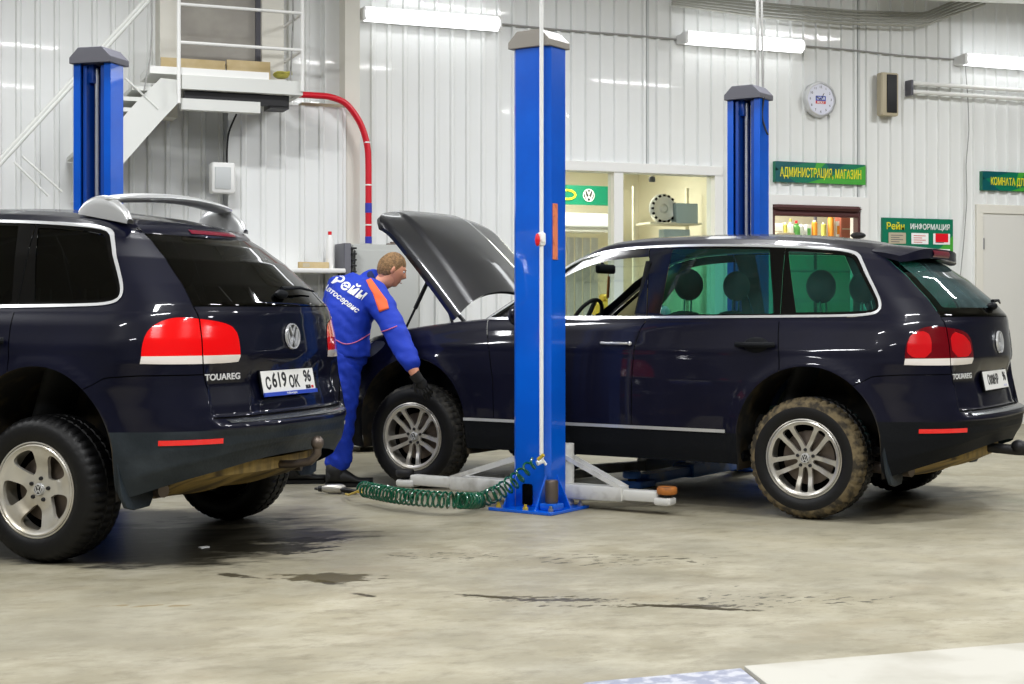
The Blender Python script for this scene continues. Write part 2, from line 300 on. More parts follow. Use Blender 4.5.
def lab_low(x, y, z, s, g):
    if g['a0'] < 0 or g['a1'] < 0: return None
    if s > 2:
        if g['tl'] < 0:
            if g['tg'] > 0 and g['tg1'] < 0: return 'gap'
            side = 'in' if g['tg'] < 0 else 'out'
            if g['tlw'] < 0: return 'tlw_'+side
            if g['tp1'] < 0 or g['tp2'] < 0: return 'tlp_'+side
            return 'tlr_'+side
        if g['rf'] > 0 and g['rfb'] < 0 and g['rfc'] > 0 and g['rfd'] < 0: return 'reflector'
        if g['tg'] < 0: return 'gap' if (g['led'] < 0 and g['led1'] > 0) else ('tailgate' if g['led'] > 0 else ('bumper' if g['sp'] > 0 else 'bumper_low'))
        if g['tg1'] < 0 and g['led'] > 0: return 'gap'
    if x > .30 and g['bs'] < 0:
        if g['bs1'] > 0: return 'gap'
        if g['bx'] > 0 and g['sp'] < 0: return 'bumper_low'
        if x > .36 or g['sp'] > 0: return 'bumper'
    if s < 1 and g['hl'] < 0 and z > .84: return 'headlight'
    if s < 1 and x < -3.2 and z < .62: return 'front_low'
    if g['sp2'] < 0 and g['sp1'] > 0 and g['st0'] > 0 and g['st1'] < 0: return 'sill_trim'
    if g['sp1'] < 0 and -2.45 < x < -.35: return 'sill'
    if z > .44 and s < 2 and y > .8:
        for k in ('x1', 'x2', 'x0'):
            if g[k] < 0 and g[k+'b'] > 0: return 'gap'
        if g['x0'] > 0 and g['x1b'] < 0 and z < 1.2: return 'front_door'
        if g['x1'] > 0 and g['x2b'] < 0 and z < 1.2: return 'rear_door'
    if z > 1.2 and g['fend'] > 0 : return None
    return 'body'
def fg(k):                       # side windows, fields in (x, z)
    def f(x, y, z):
        d = sdpoly(x, z, DLO)
        if k == 0: return np.maximum(np.maximum(d+np.where(z > 1.3, .07, .02), x+1.165-(z-1.225)*.06), -(x+2.02))
        if k == 1: return np.maximum(np.maximum(d+.026, -(x+.99)), x+.22+(z-1.234)*.26)
        return np.maximum(d+.032, -(x+.081+(z-1.24)*.31))
    return f
UPF = {'dlo': lambda x, y, z: sdpoly(x, z, DLO), 'dlo1': lambda x, y, z: sdpoly(x, z, DLO)+.015, 'w0': fg(0), 'w1': fg(1), 'w2': fg(2),
 'tg': f_tg, 'tg1': lambda x, y, z: f_tg(x, y, z)-.006, 'gb': lambda x, y, z: z-1.234, 'gb1': lambda x, y, z: z-1.228, 'gt': lambda x, y, z: z-1.60,
 'gi': lambda x, y, z: np.maximum(np.maximum(f_tg(x, y, z)+.05, -(z-1.285)), z-1.565),
 'ws': lambda x, y, z: sdpoly(y, z, smoothpoly([(-.2, 1.215), (.72, 1.215), (.74, 1.26), (.58, 1.62), (.50, 1.655), (-.2, 1.675)], it=1)),
 'bp': lambda x, y, z: x-(-1.075-(z-1.206)*.18)-.003, 'bp1': lambda x, y, z: x-(-1.075-(z-1.206)*.18)+.003,
 'cp': lambda x, y, z: x-(-.18-(z-1.22)*.1)-.003, 'cp1': lambda x, y, z: x-(-.18-(z-1.22)*.1)+.003}
def lab_up(x, y, z, s, g):
    if s > 2 and g['tg1'] < 0 and x > .25:
        if g['tg'] > 0: return 'gap' if z < 1.62 else 'body'
        if z < 1.60:
            if g['gb1'] < 0: return 'tailgate'
            if g['gb'] < 0: return 'gap'
            return 'rear_glass' if g['gi'] < 0 else 'rear_frit'
        return 'tailgate_top'
    if y > .55:
        if g['w0'] < 0: return 'win0'
        if g['w1'] < 0: return 'win1'
        if g['w2'] < 0: return 'win2'
        if g['dlo'] < 0:
            if g['dlo1'] > 0: return 'chrome'
            if (g['bp'] < 0 and g['bp1'] > 0) or (g['cp'] < 0 and g['cp1'] > 0): return 'gap'
            return 'pillar'
    if s < 1 and g['ws'] < 0 and x < -1.4: return 'windscreen'
    return 'body'
OFF = {'chrome': .005, 'sill_trim': .012, 'gap': -.004, 'win0': -.004, 'win1': -.004, 'win2': -.004, 'rear_glass': -.002, 'rear_frit': -.002, 'tlr_in': .003, 'tlr_out': .003, 'tlw_in': .003, 'tlw_out': .003, 'tlp_in': .003, 'tlp_out': .003, 'reflector': .004}
def cut_surface(S, svals, vvals, fields, labf):
    ns, nv = len(svals), len(vvals)
    par = [(a, b) for a in svals for b in vvals]
    polys = [[i*nv+j, (i+1)*nv+j, (i+1)*nv+j+1, i*nv+j+1] for i in range(ns-1) for j in range(nv-1)]
    for f in fields.values():
        A = np.array(par); P = S(A[:, 0], A[:, 1]); val = f(P[:, 0], P[:, 1], P[:, 2]); val = np.where(np.abs(val) < 1e-7, 1e-7, val)
        sg = (val > 0).tolist(); val = val.tolist(); cache = {}; out = []
        need = {}
        for pl in polys:
            if any(sg[i] != sg[pl[0]] for i in pl):
                n = len(pl)
                for a in range(n):
                    i, j = pl[a], pl[(a+1) % n]
                    if sg[i] != sg[j]: need[(min(i, j), max(i, j))] = 1
        if not need: continue
        E = np.array(list(need)); A0 = A[E[:, 0]]; A1 = A[E[:, 1]]; v0 = np.array([val[i] for i in E[:, 0]])
        lo = np.zeros(len(E)); hi = np.ones(len(E))
        for _ in range(14):
            mid = (lo+hi)/2; Q = A0+(A1-A0)*mid[:, None]; R = S(Q[:, 0], Q[:, 1]); w = f(R[:, 0], R[:, 1], R[:, 2]); same = (w > 0) == (v0 > 0)
            lo = np.where(same, mid, lo); hi = np.where(same, hi, mid)
        Q = A0+(A1-A0)*((lo+hi)/2)[:, None]; base = len(par)
        for k, e in enumerate(need): cache[e] = base+k; par.append((float(Q[k, 0]), float(Q[k, 1])))
        for pl in polys:
            n = len(pl)
            if not any(sg[i] != sg[pl[0]] for i in pl): out.append(pl); continue
            new = []; cr = []
            for a in range(n):
                i, j = pl[a], pl[(a+1) % n]; new.append(i)
                if sg[i] != sg[j]: cr.append(len(new)); new.append(cache[(min(i, j), max(i, j))])
            if len(cr) == 2: a, b = cr; out.append(new[a:b+1]); out.append(new[b:]+new[:a+1])
            else: out.append(new)
        polys = out
    A = np.array(par); P = S(A[:, 0], A[:, 1]); h = 1e-3
    s0, s1 = np.clip(A[:, 0]-h, svals[0], svals[-1]), np.clip(A[:, 0]+h, svals[0], svals[-1]); v0, v1 = np.clip(A[:, 1]-h, vvals[0], vvals[-1]), np.clip(A[:, 1]+h, vvals[0], vvals[-1])
    ds = S(s1, A[:, 1])-S(s0, A[:, 1]); dv = S(A[:, 0], v1)-S(A[:, 0], v0); N = np.cross(ds, dv); N /= np.linalg.norm(N, axis=1)[:, None]+1e-12
    c = np.array([P[:, 0].mean(), 0, .7]); flip = np.einsum('ij,ij->i', N, P-np.array([-1.3, 0, .8])) < 0; N[flip] *= -1
    out = {}
    C = np.array([P[pl].mean(0) for pl in polys]); G = {k: f(C[:, 0], C[:, 1], C[:, 2]).tolist() for k, f in fields.items()}; names = list(G)
    for q, pl in enumerate(polys):
        sv = sum(par[i][0] for i in pl)/len(pl); l = labf(C[q, 0], C[q, 1], C[q, 2], sv, {k: G[k][q] for k in names})
        if l: out.setdefault(l, []).append(pl)
    return P, N, out
ss = np.concatenate([np.linspace(0, 1, 26)[:-1], np.linspace(1, 2, 96)[:-1], np.linspace(2, 3, 46)])
SURF = [cut_surface(S_low, ss, np.concatenate([np.linspace(0, .86, 36), np.linspace(.875, 1, 8)]), LOWF, lab_low), cut_surface(S_up, ss, np.linspace(0, 1, 38), UPF, lab_up)]

def panel_mesh(labels, sides=(-1, 1), off=None, clip=None):
    """mesh of all surface pieces that carry one of the labels; side -1 is the car's left flank"""
    V = []; NN = []; Fc = []
    for P, N, out in SURF:
        for sd in sides:
            mp = {}
            for l in labels:
                o = OFF.get(l, 0) if off is None else off
                for pl in out.get(l, []):
                    idx = []
                    for i in pl:
                        k = (i, l if o else '')
                        if k not in mp:
                            p = P[i]+N[i]*o; mp[k] = len(V); V.append((p[0], p[1]*sd, p[2])); NN.append((N[i][0], N[i][1]*sd, N[i][2]))
                        idx.append(mp[k])
                    a, b, c = (Vector(V[idx[0]]), Vector(V[idx[1]]), Vector(V[idx[2]])); fn = Vector((0, 0, 0))
                    for q in range(1, len(idx)-1): fn += (Vector(V[idx[q]])-a).cross(Vector(V[idx[q+1]])-a)
                    if fn.dot(Vector(NN[idx[0]])) < 0: idx = idx[::-1]
                    Fc.append(idx)
    me = bpy.data.meshes.new('panel'); me.from_pydata(V, [], Fc); me.polygons.foreach_set('use_smooth', [True]*len(Fc))
    me.normals_split_custom_set_from_vertices(NN); me.update(); return me
def panel(name, labels, m, parent, dz, sides=(-1, 1), off=None, solid=0):
    me = panel_mesh(labels, sides, off); me.name = name; me.materials.append(M[m]); o = bpy.data.objects.new(name, me); COL.objects.link(o); o.parent = parent
    o.location = (0, 0, dz) if parent.type == 'EMPTY' else (0, 0, 0)
    return o
def surf_pt(sv, z, up=False):
    """point and normal on the shell for outline parameter sv at height z (left flank: y negative)"""
    S = S_up if up else S_low; tv = np.linspace(0, 1. if up else .86, 401); zz = S(np.full(401, sv), tv)[:, 2]
    lo = float(np.interp(z, np.maximum.accumulate(zz), tv))
    p = S(np.array([sv]), np.array([lo]))[0]; a = S(np.array([sv+.01]), np.array([lo]))[0]-p; b = S(np.array([sv]), np.array([lo+.01]))[0]-p
    n = np.cross(a, b); n /= np.linalg.norm(n)
    if n.dot(p-np.array([-1, 0, .7])) < 0: n = -n
    return Vector((p[0], -p[1], p[2])), Vector((n[0], -n[1], n[2]))
def surf_xy(y, z, up=False):
    lo, hi = 2., 3.
    for _ in range(13):
        m = (lo+hi)/2
        if abs(surf_pt(m, z, up)[0].y) > abs(y): lo = m
        else: hi = m
    p, n = surf_pt(lo, z, up)
    if y > 0: p.y = -p.y; n.y = -n.y
    return p, n

def emblem(parent, name, c, right, up, R, d=.006, ring='chrome'):
    """round badge: ring with a V over a W"""
    right = Vector(right).normalized(); up = Vector(up).normalized(); n = right.cross(up); b = MB(); c = Vector(c)
    pt = lambda x, y, h: c+right*x*R+up*y*R+n*h
    def stroke(pl, w):
        for (ax, ay), (bx, by) in zip(pl[:-1], pl[1:]):
            e = Vector((bx-ax, by-ay)).normalized()*w; q = Vector((-e.y, e.x))
            b.prism([(ax-e.x*.4+q.x, ay-e.y*.4+q.y), (ax-e.x*.4-q.x, ay-e.y*.4-q.y), (bx+e.x*.4-q.x, by+e.y*.4-q.y), (bx+e.x*.4+q.x, by+e.y*.4+q.y)], lambda p, k: pt(p[0], p[1], d*k))
    vs = []; N = 40
    for k in range(N):
        a = 2*PI*k/N
        for r, h in ((.86, 0), (.88, d*1.2), (.97, d*1.2), (1.0, 0)): vs.append(pt(math.cos(a)*r, math.sin(a)*r, h))
    b.add(vs, [(k*4+j, k*4+j+1, ((k+1) % N)*4+j+1, ((k+1) % N)*4+j) for k in range(N) for j in range(3)])
    stroke([(-.36, .80), (0, .10), (.36, .80)], .08); stroke([(-.72, .52), (-.36, -.74), (0, -.06), (.36, -.74), (.72, .52)], .08)
    o = b.build(name, ring, parent)
    k = MB(); k.prism([(math.cos(2*PI*i/32)*.9, math.sin(2*PI*i/32)*.9) for i in range(32)], lambda p, q: pt(p[0], p[1], -.004+.005*q))
    k.build('badge_field', 'darksteel', o); return o

# ---- wheels (hub at the origin, outer face towards -Y)
RT = .359
def rim_field(kind):
    def f(r, th):
        best = -9.
        if kind == 'broad':
            for k in range(5):
                a = math.radians(80+72*k); d = abs(r*math.sin(th-a)) if math.cos(th-a) > 0 else 9; w = .036+max(0, r-.10)*.10; best = max(best, w-d)
        else:
            for k in range(5):
                a = math.radians(-90+72*k)
                for q in (-1, 1):
                    if math.cos(th-a) > 0:
                        d = abs(r*math.sin(th-a)-q*(.019+r*.115)); best = max(best, .0125+r*.012-d)
        hub = (.070 if kind == 'broad' else .052)-r; lip = r-(.203 if kind == 'broad' else .207); kk = .018 if kind == 'broad' else .008
        m = max(best, hub, lip)
        return m+kk*math.log(sum(math.exp((q-m)/kk) for q in (best, hub, lip)))-kk*.15
    return f
def make_wheel(parent, kind, tread, wall, m_rim, loc, rz=0., side=-1, roll=0.):
    """tyre and rim as parts of the car; loc is the hub's outer face centre"""
    key = (kind, tread, wall)
    w = MB(); hw = .125
    prof = [(.226, .015), (.241, -.006), (.272, -.014), (.305, -.012), (.330, -.002), (.346, .018), (.357, .040), (RT, .060), (RT, .085), (RT-.009, .088), (RT-.009, .096), (RT, .099), (RT+.001, .125), (RT+.001, .150), (RT-.009, .154), (RT-.009, .162), (RT, .165), (RT, .19), (.357, .212), (.34, .235), (.30, .255), (.26, .25), (.24, .235)]
    lug = {5: .007, 6: .011, 7: .010, 8: .006, 11: .006, 12: .006, 13: .006, 16: .008, 17: .010, 18: .011}
    def ang(j, k, r): return r-(lug.get(j, 0) if (k+(0 if j < 9 else 2)) % 4 == 0 else 0)
    prof2 = prof
    vs = []; n = 192
    w.lathe(prof2, n=n, ang=ang)
    mi = []
    for k in range(n):
        for j in range(len(prof)-1): mi.append((1 if 4 <= j <= (9 if tread == 'mudrub' else 18) else (2 if j == 3 else 0)))
    w.m = mi
    root = empty  # noqa
    ty = w.build('tyre', ['rubber', tread, wall], parent, fix=False, angle=50)
    # rim
    f = rim_field(kind); r_ = MB(); nr, nt = 30, 240
    rr = [.018+(.232-.018)*i/(nr-1) for i in range(nr)]
    def zface(r, m=0): 
        d = .035 if kind == 'broad' else .028
        return d*math.exp(-((r-.10)/.055)**2)*.9+.004 if r > .10 else d*.9+.004
    depth = lambda r: zface(r)-.01*math.exp(-((r-.225)/.01)**2)
    val = {}; vid = {}; V = []
    def vert(i, k, lay):
        key = (i, k % nt, lay)
        if key not in vid:
            th = 2*PI*(k % nt)/nt; r = rr[i]; vid[key] = len(V); V.append((r*math.cos(th), depth(r)+lay*.022, r*math.sin(th)))
        return vid[key]
    F = {(i, k): f(rr[i], 2*PI*k/nt) for i in range(nr) for k in range(nt)}
    faces = []; ev = {}
    def edge(a, b, lay):
        key = (min(a, b), max(a, b), lay)
        if key not in ev:
            (i0, k0), (i1, k1) = a, b; t = F[a]/(F[a]-F[b]); th0 = 2*PI*k0/nt; th1 = 2*PI*k1/nt
            if abs(th1-th0) > PI: th1 += 2*PI if th1 < th0 else -2*PI
            r = rr[i0]+(rr[i1]-rr[i0])*t; th = th0+(th1-th0)*t; ev[key] = len(V); V.append((r*math.cos(th), depth(r)+lay*.022, r*math.sin(th)))
        return ev[key]
    for i in range(nr-1):
        for k in range(nt):
            q = [(i, k), (i+1, k), (i+1, (k+1) % nt), (i, (k+1) % nt)]; ps = []; cut = []
            for a in range(4):
                A_, B_ = q[a], q[(a+1) % 4]
                if F[A_] > 0: ps.append(('v', A_))
                if (F[A_] > 0) != (F[B_] > 0): ps.append(('e', A_, B_)); cut.append(len(ps)-1)
            if len(ps) < 3: continue
            g = lambda p, lay: vert(p[1][0], p[1][1], lay) if p[0] == 'v' else edge(p[1], p[2], lay)
            faces.append([g(p, 0) for p in ps])
            if len(cut) == 2:
                a, b = ps[cut[0]], ps[cut[1]]
                if cut[1]-cut[0] != 1: a, b = b, a
                faces.append([g(a, 0), g(b, 0), g(b, 1), g(a, 1)])
    r_.add(V, faces)
    r_.lathe([(.232, .004), (.238, -.006), (.244, -.004), (.244, .010), (.236, .016), (.228, .03), (.222, .09), (.218, .2)], n=96)
    rim = r_.build('rim', m_rim, ty, angle=40); rim.scale = (.965, 1, .965)
    b = MB(); b.lathe([(.0, .075), (.07, .075), (.16, .085), (.16, .10), (.0, .10)], n=40); b.lathe([(.0, .12), (.222, .12), (.222, .121)], n=40, mi=1); b.build('brake_disc', ['brake', 'gap'], ty)
    h = MB()
    for k in range(5):
        a = math.radians((80 if kind == 'broad' else 54)+72*k+36*(kind != 'broad')); rad = .056 if kind == 'broad' else .052
        h.lathe([(0, -.008), (.009, -.008), (.011, .0), (.011, .03)], c=(rad*math.cos(a), depth(rad) if 0 else zface(rad)-.002, rad*math.sin(a)), n=10)
    h.build('wheel_bolts', 'darksteel', rim)
    cp = MB(); cp.lathe([(0, 0), (.029, .001), (.032, .006), (.033, .02)], c=(0, zface(0)-.010, 0), n=32); cp.build('hub_cap', 'satin', rim)
    emblem(rim, 'hub_emblem', (0, zface(0)-.010, 0), (1, 0, 0), (0, 0, 1), .027, .003)
    ty.location = loc; ty.rotation_euler = (0, roll if side < 0 else -roll, (0 if side < 0 else PI)+rz)
    return ty
WHEELS = {}
def wheel(parent, kind, tread, wall, m_rim, loc, rz=0., side=-1, roll=0.):
    key = (kind, tread, wall, m_rim)
    if key in WHEELS:
        ty = copy_tree(WHEELS[key], parent)
        ty.location = loc; ty.rotation_euler = (0, roll if side < 0 else -roll, (0 if side < 0 else PI)+rz); return ty
    WHEELS[key] = make_wheel(parent, kind, tread, wall, m_rim, loc, rz, side, roll); return WHEELS[key]

def hood_mesh(b):
    def f(u, v, lay=0):
        y = -.728+1.456*v; fr = (1-min(1, abs(y)/.735)**3.6)**(1/3.6)
        xf = -3.12-.31*fr; xr = -2.53+.20*(abs(y)/.73)**2; x = xf+(xr-xf)*u
        z = float(ztop(np.array([x]))[0])+.012+.045*(1-(abs(y)/.73)**2)*min(1, .35+u)+.012*float(sm(np.array([.52-abs(y)*1.0-(1-u)*.10]), 0, .05)[0])
        if u < .12: z -= .022*(1-u/.12)**2
        if abs(y) > .68: z -= .02*((abs(y)-.68)/.048)**2
        return x, y, z-lay
    b.grid(lambda u, v: f(u, v), 30, 60); b.grid(lambda u, v: f(u, v, .028), 30, 60)
    n = 60
    for (u0, v0, du, dv) in ((0, 0, 1, 0), (0, 1, 1, 0), (0, 0, 0, 1), (1, 0, 0, 1)):
        b.grid(lambda p, q: f(u0+du*p, v0+dv*p, .028*q), 50, 2)
    for v in (.12, .5, .88):
        b.grid(lambda p, q: (lambda t: (t[0], t[1]+(q-.5)*.09, t[2]-.028-.03*math.sin(PI*q)))(f(.05+.9*p, v)), 16, 7)

def build_car(name, label, loc, rz, dz, paint, o):
    R = empty(name, loc, rz); tag(R, label, 'car')
    P = lambda n, l, m, sides=(-1, 1), off=None, par=None: panel(n, l, m, par or R, dz, sides, off)
    P('body_shell', ['body'], paint)
    [P('panel_gaps', ['gap'], 'gap', (q_,)) for q_ in (-1, 1)]; [P('window_surround', ['pillar'], 'glossblack', (q_,)) for q_ in (-1, 1)]; [P('chrome_window_trim', ['chrome'], 'chrome', (q_,)) for q_ in (-1, 1)]
    for sd in (-1, 1):
        for nm, lb in (('front_door', 'front_door'), ('rear_door', 'rear_door')):
            if True:
                d = P(nm, [lb], paint, (sd,))
                hx = -1.245 if nm == 'front_door' else -.30; hz = 1.06
                y = float(np.interp(1.03, LOW[:, 0], LOW[:, 1]))
                h = MB(); k = MB()
                if nm == 'front_door' and o['handle'] == 'mixed':
                    h.tube([(hx-.11+.22*t, sd*(y+.012+.028*math.sin(PI*t)**.5), hz) for t in [i/14 for i in range(15)]], .008, 8)
                    h.ball((hx+.105, sd*(y+.03), hz), .014, 10)
                    h.build('door_handle', 'satin', d)
                else:
                    h.tube([(hx-.12+.24*t, sd*(y+.012+.034*math.sin(PI*t)**.5), hz+.002) for t in [i/14 for i in range(15)]], [.017]*15, 10, flat=1.)
                    h.ball((hx, sd*(y-.004), hz-.002), (.085, .028, .050), 16)
                    h.build('door_handle', 'blackplast', d)
        P('rear_side_window' , ['win2'], o['g2'], (sd,)); 
        P('rear_door_window', ['win1'], o['g1'], (sd,))
        if not (o.get('open') and sd < 0): P('front_door_window', ['win0'], o['g0'], (sd,))
        for q in ('out', 'in'):
            tl = P('taillight', ['tlr_'+q]+([] if o['tlp'] else ['tlp_'+q]), o['tl'], (sd,))
            P('clear_lens_band', ['tlw_'+q], 'clear', (sd,), None, tl)
            if o['tlp']: P('bright_lens', ['tlp_'+q], 'redbright', (sd,), None, tl)  # brighter red patches of the lens pattern, plain colour
        P('bumper_reflector', ['reflector'], 'red', (sd,))
        P('sill_chrome_strip', ['sill_trim'], 'satin', (sd,)); P('side_skirt', ['sill'], 'blackplast', (sd,))
        P('headlight', ['headlight'], 'clearhl', (sd,))
    P('windscreen', ['windscreen'], 'gScreen')
    tg = P('tailgate', ['tailgate'], paint); P('upper_frame', ['tailgate_top'], paint, (-1, 1), None, tg)
    P('rear_window', ['rear_glass'], o['g3'], (-1, 1), None, tg); P('window_border', ['rear_frit'], o.get('frit', 'gDark'), (-1, 1), None, tg)
    P('rear_bumper', ['bumper'], paint); P('bumper_cladding', ['bumper_low'], o['clad']); P('front_grille', ['front_low'], 'blackplast')
    # wheel housings and arch lips
    for sd in (-1, 1):
        for cx, cz, r in ARCH:
            path = [(cx-r-.0, zz) for zz in (.30, .36, .43)]+[(cx+r*math.cos(PI-PI*t/28), cz+r*math.sin(PI-PI*t/28)) for t in range(29)]+[(cx+r, zz) for zz in (.43, .36, .30)]
            W_ = lambda z: float(np.interp(z, LOW[:, 0], LOW[:, 1]))
            def ys(x, z):
                y = W_(z)
                if x > .217: y *= max(.3, 1-((x-.217)/.735)**2.5)**.4
                return y+.013
            h = MB(); n = len(path)
            vs = []
            for (x, z) in path:
                y = ys(x, z)
                for (dy, k) in ((0, 0), (-.012, .012), (-.05, .016), (-.14, .02), (-.50, .02)):
                    e = Vector((x-cx, max(z-cz, 0))).normalized()*k if k else Vector((0, 0)); vs.append((x+e.x, sd*(y+dy), z+e.y))
            h.add(vs, [(i*5+j, i*5+j+1, i*5+j+6, i*5+j+5) for i in range(n-1) for j in range(4)])
            c = [(x, sd*.42, z) for x, z in path]; h.add(c+[(cx, sd*.42, .36)], [(i, i+1, n) for i in range(n-1)])
            h.build('wheel_housing', 'liner', R, loc=(0, 0, dz))
    # mud flaps
    if o['flap']:
        for sd in (-1, 1):
            b = MB(); b.prism([(.68, .62), (.925, .62), (.925, .33), (.90, .27), (.84, .255), (.72, .26), (.68, .30)], lambda p, k: (.445+.02*k+(.62-p[1])*.16, sd*p[0], p[1])); b.build('mud_flap', 'greyplast', R, loc=(0, 0, dz), bevel=.004)
    # underside
    b = MB(); b.cbox(-2.35, -.42, -.86, .86, .335, .42, .03); b.cbox(-3.45, -2.3, -.42, .42, .30, .5, .03); b.cbox(-.5, .45, -.42, .42, .30, .5, .03); b.build('underbody', 'blackplast', R, loc=(0, 0, dz))
    b = MB(); b.cbox(.30, .74, -.50, .50, .44, .62, .05); b.build('rear_floor', 'blackplast', R, loc=(0, 0, dz))
    b = MB(); b.grid(lambda u, v: (.40+(.42-.16*abs(2*u-1)**3)*v, -.62+1.25*u, .265+.125*(v**1.2)+.06*max(0, abs(u-.5)*2-.8)+.018*math.sin(u*18)*math.sin(PI*v)), 40, 10); b.grid(lambda u, v: (.40+(.42-.16*abs(2*u-1)**3)*v, -.62+1.25*u, .385+.05*(v**1.3)), 4, 4); b.grid(lambda u, v: (.82-.16*abs(2*u-1)**3, -.62+1.25*u, .39+.06*v), 20, 3); b.grid(lambda u, v: (.40+.26*v, -.62, .277+.125*(v**1.2)+u*.10), 3, 10); b.build('muddy_undertray', 'mudpan', R, loc=(0, 0, dz))
    for sd in (-1, 1): b = MB(); b.tube([(.30, sd*.62, .34), (.45, sd*.63, .33), (.56, sd*.66, .33)], .035, 14); b.build('exhaust_pipe', 'brake', R, loc=(0, 0, dz))
    b = MB(); b.tube([(0, -.6, .36), (0, .6, .36)], .05, 10); b.tube([(-2.855, -.6, .36), (-2.855, .6, .36)], .045, 10); b.ball((0, 0, .36), .12, 14); b.build('axle', 'darksteel', R)
    # badge, lettering, plate
    p, n = surf_xy(0, 1.075); up = Vector((0, 1, 0)).cross(n)*-1
    up = n.cross(Vector((0, 1, 0))); up = up if up.z > 0 else -up
    emblem(tg, 'emblem', p+n*.004, (0, 1, 0), up, .068, .010)
    p, n = surf_xy(-.53, .887); pa, pb = surf_xy(-.645, .887)[0], surf_xy(-.43, .887)[0]; rt = pb-pa; p = (pa+pb)/2+n*.009
    t_ = text_mesh('model_lettering', 'TOUAREG', .043, 'letter', tg, p, rt if rt.y > 0 else -rt, (0, 0, 1), .0012, xs=1.28, bold=.001)
    px_, pn = surf_xy(0, .845); nrm = Vector((math.cos(.19), 0, math.sin(.19))); upv = Vector((-math.sin(.19), 0, math.cos(.19))); c = Vector((.862, 0, .845))
    c.x = max(c.x, px_.x+.012)
    b = MB(); rot = Matrix((nrm, Vector((0, 1, 0)), upv)).transposed()
    b.box(c, (.012, .53, .126), rot); pf = b.build('plate_frame', 'blackplast', tg, bevel=.003)
    b = MB(); b.box(c+nrm*.006, (.006, .52, .112), rot); b.build('number_plate', 'plate', pf, bevel=.001)
    tx = lambda s, y, z, sz, xs, m='ink': text_mesh('plate_characters', s, sz, m, pf, c+nrm*.0095+Vector((0, y, 0))+upv*z, (0, 1, 0), upv, .0006, xs=xs, bold=.0025)
    if o['plate'] == 0:
        tx('С', -.205, -.012, .085, .85); tx('619', -.095, .002, .105, .92); tx('ОК', .05, -.012, .085, .85); tx('96', .19, .012, .085, .88)
        tx('RUS', .185, -.043, .022, 1.2)
        b = MB(); b.box(c+nrm*.0098+Vector((0, .228, 0))-upv*.043, (.001, .022, .014), rot); b.build('plate_flag', 'pred', pf, smooth=False)
        b = MB(); b.box(c+nrm*.012-upv*.066, (.008, .53, .02), rot); b.build('dealer_strip', 'pblue', pf, smooth=False)
        text_mesh('dealer_lettering', 'Volkswagen', .018, 'swhite', pf, c+nrm*.0165-upv*.066, (0, 1, 0), upv, .0004, xs=1.2)
    else:
        tx('О008НР', -.065, .0, .08, .82); tx('96', .19, .012, .075, .88)
        b = MB(); b.box(c+nrm*.0098+Vector((0, .19, 0))-upv*.04, (.001, .07, .012), rot); b.build('plate_flag', 'lilac', pf, smooth=False)
    # ledge strip on the bumper, wiper, washer
    b = MB(); b.grid(lambda u, v: (lambda q: (q[0].x-.004-v*.045, q[0].y, .664+.016*v**.5))(surf_xy(-.57+1.14*u if abs(-.57+1.14*u) > 1e-3 else 1e-3, .655)), 31, 4); b.build('loading_edge', 'ledge', R, loc=(0, 0, dz))
    a0, n0 = surf_xy(o['wiper'], 1.30, True); a1, n1 = surf_xy(o['wiper']+.42, 1.30, True)
    b = MB(); b.ball(a0+n0*.02+Vector((.01, 0, -.02)), (.03, .05, .025), 14); b.tube([a0+n0*.035, (a0+a1)/2+n0*.045, a1+n1*.02], [.012, .008, .005], 8)
    b.build('rear_wiper', 'blackplast', tg)
    # brake lamp, spoiler
    if o['spoiler']:
        def sp(u, v, lay):
            y = -.52+1.04*u; e = (1-(abs(y)/.525)**4)**.5; xb = .27; xe = .42+.115*e; x = xb+(xe-xb)*v
            top = 1.675-.030*v**1.5-.045*(abs(y)/.5)**4; th = (.010+.030*v)*(.25+.75*e)
            return (x, y, top-lay*th-.02*lay)
        b = MB(); b.grid(lambda u, v: sp(u, v, 0), 40, 12); b.grid(lambda u, v: sp(u, v, 1), 40, 12); b.grid(lambda u, v: sp(u, 1, v), 40, 3); b.grid(lambda u, v: sp(0, u, v), 12, 3); b.grid(lambda u, v: sp(1, u, v), 12, 3)
        b.build('roof_spoiler', paint, R, loc=(0, 0, dz))
        b = MB(); b.grid(lambda u, v: (sp(.34+.32*u, 1, .05+.8*v)[0]+.008*math.sin(PI*v), -.166+.332*u, sp(.34+.32*u, 1, .15+.7*v)[2]), 20, 5); b.build('brake_lamp', 'plum', R, loc=(0, 0, dz))
    else:
        def lip(u, v):
            y = -.50+1.0*u; q, n = surf_xy(y if abs(y) > 1e-3 else 1e-3, 1.615, True); return (q.x-.02+.05*math.sin(v*PI*.5), q.y, q.z+.03-.05*v)
        b = MB(); b.grid(lip, 40, 6); b.grid(lambda u, v: (lambda a: (a[0]-.05*v, a[1], a[2]))(lip(u, 1)), 40, 3); b.build('roof_spoiler', paint, R, loc=(0, 0, dz))
        b = MB(); b.grid(lambda u, v: (lambda a: (a[0]+.006, a[1], a[2]))(lip(.29+.42*u, .30+.42*v)), 24, 4); b.build('brake_lamp', 'plum', R, loc=(0, 0, dz))
    # hood
    b = MB(); hood_mesh(b)
    hd = b.build('bonnet', 'paint_hood' if o.get('hood') else paint, R, angle=30)
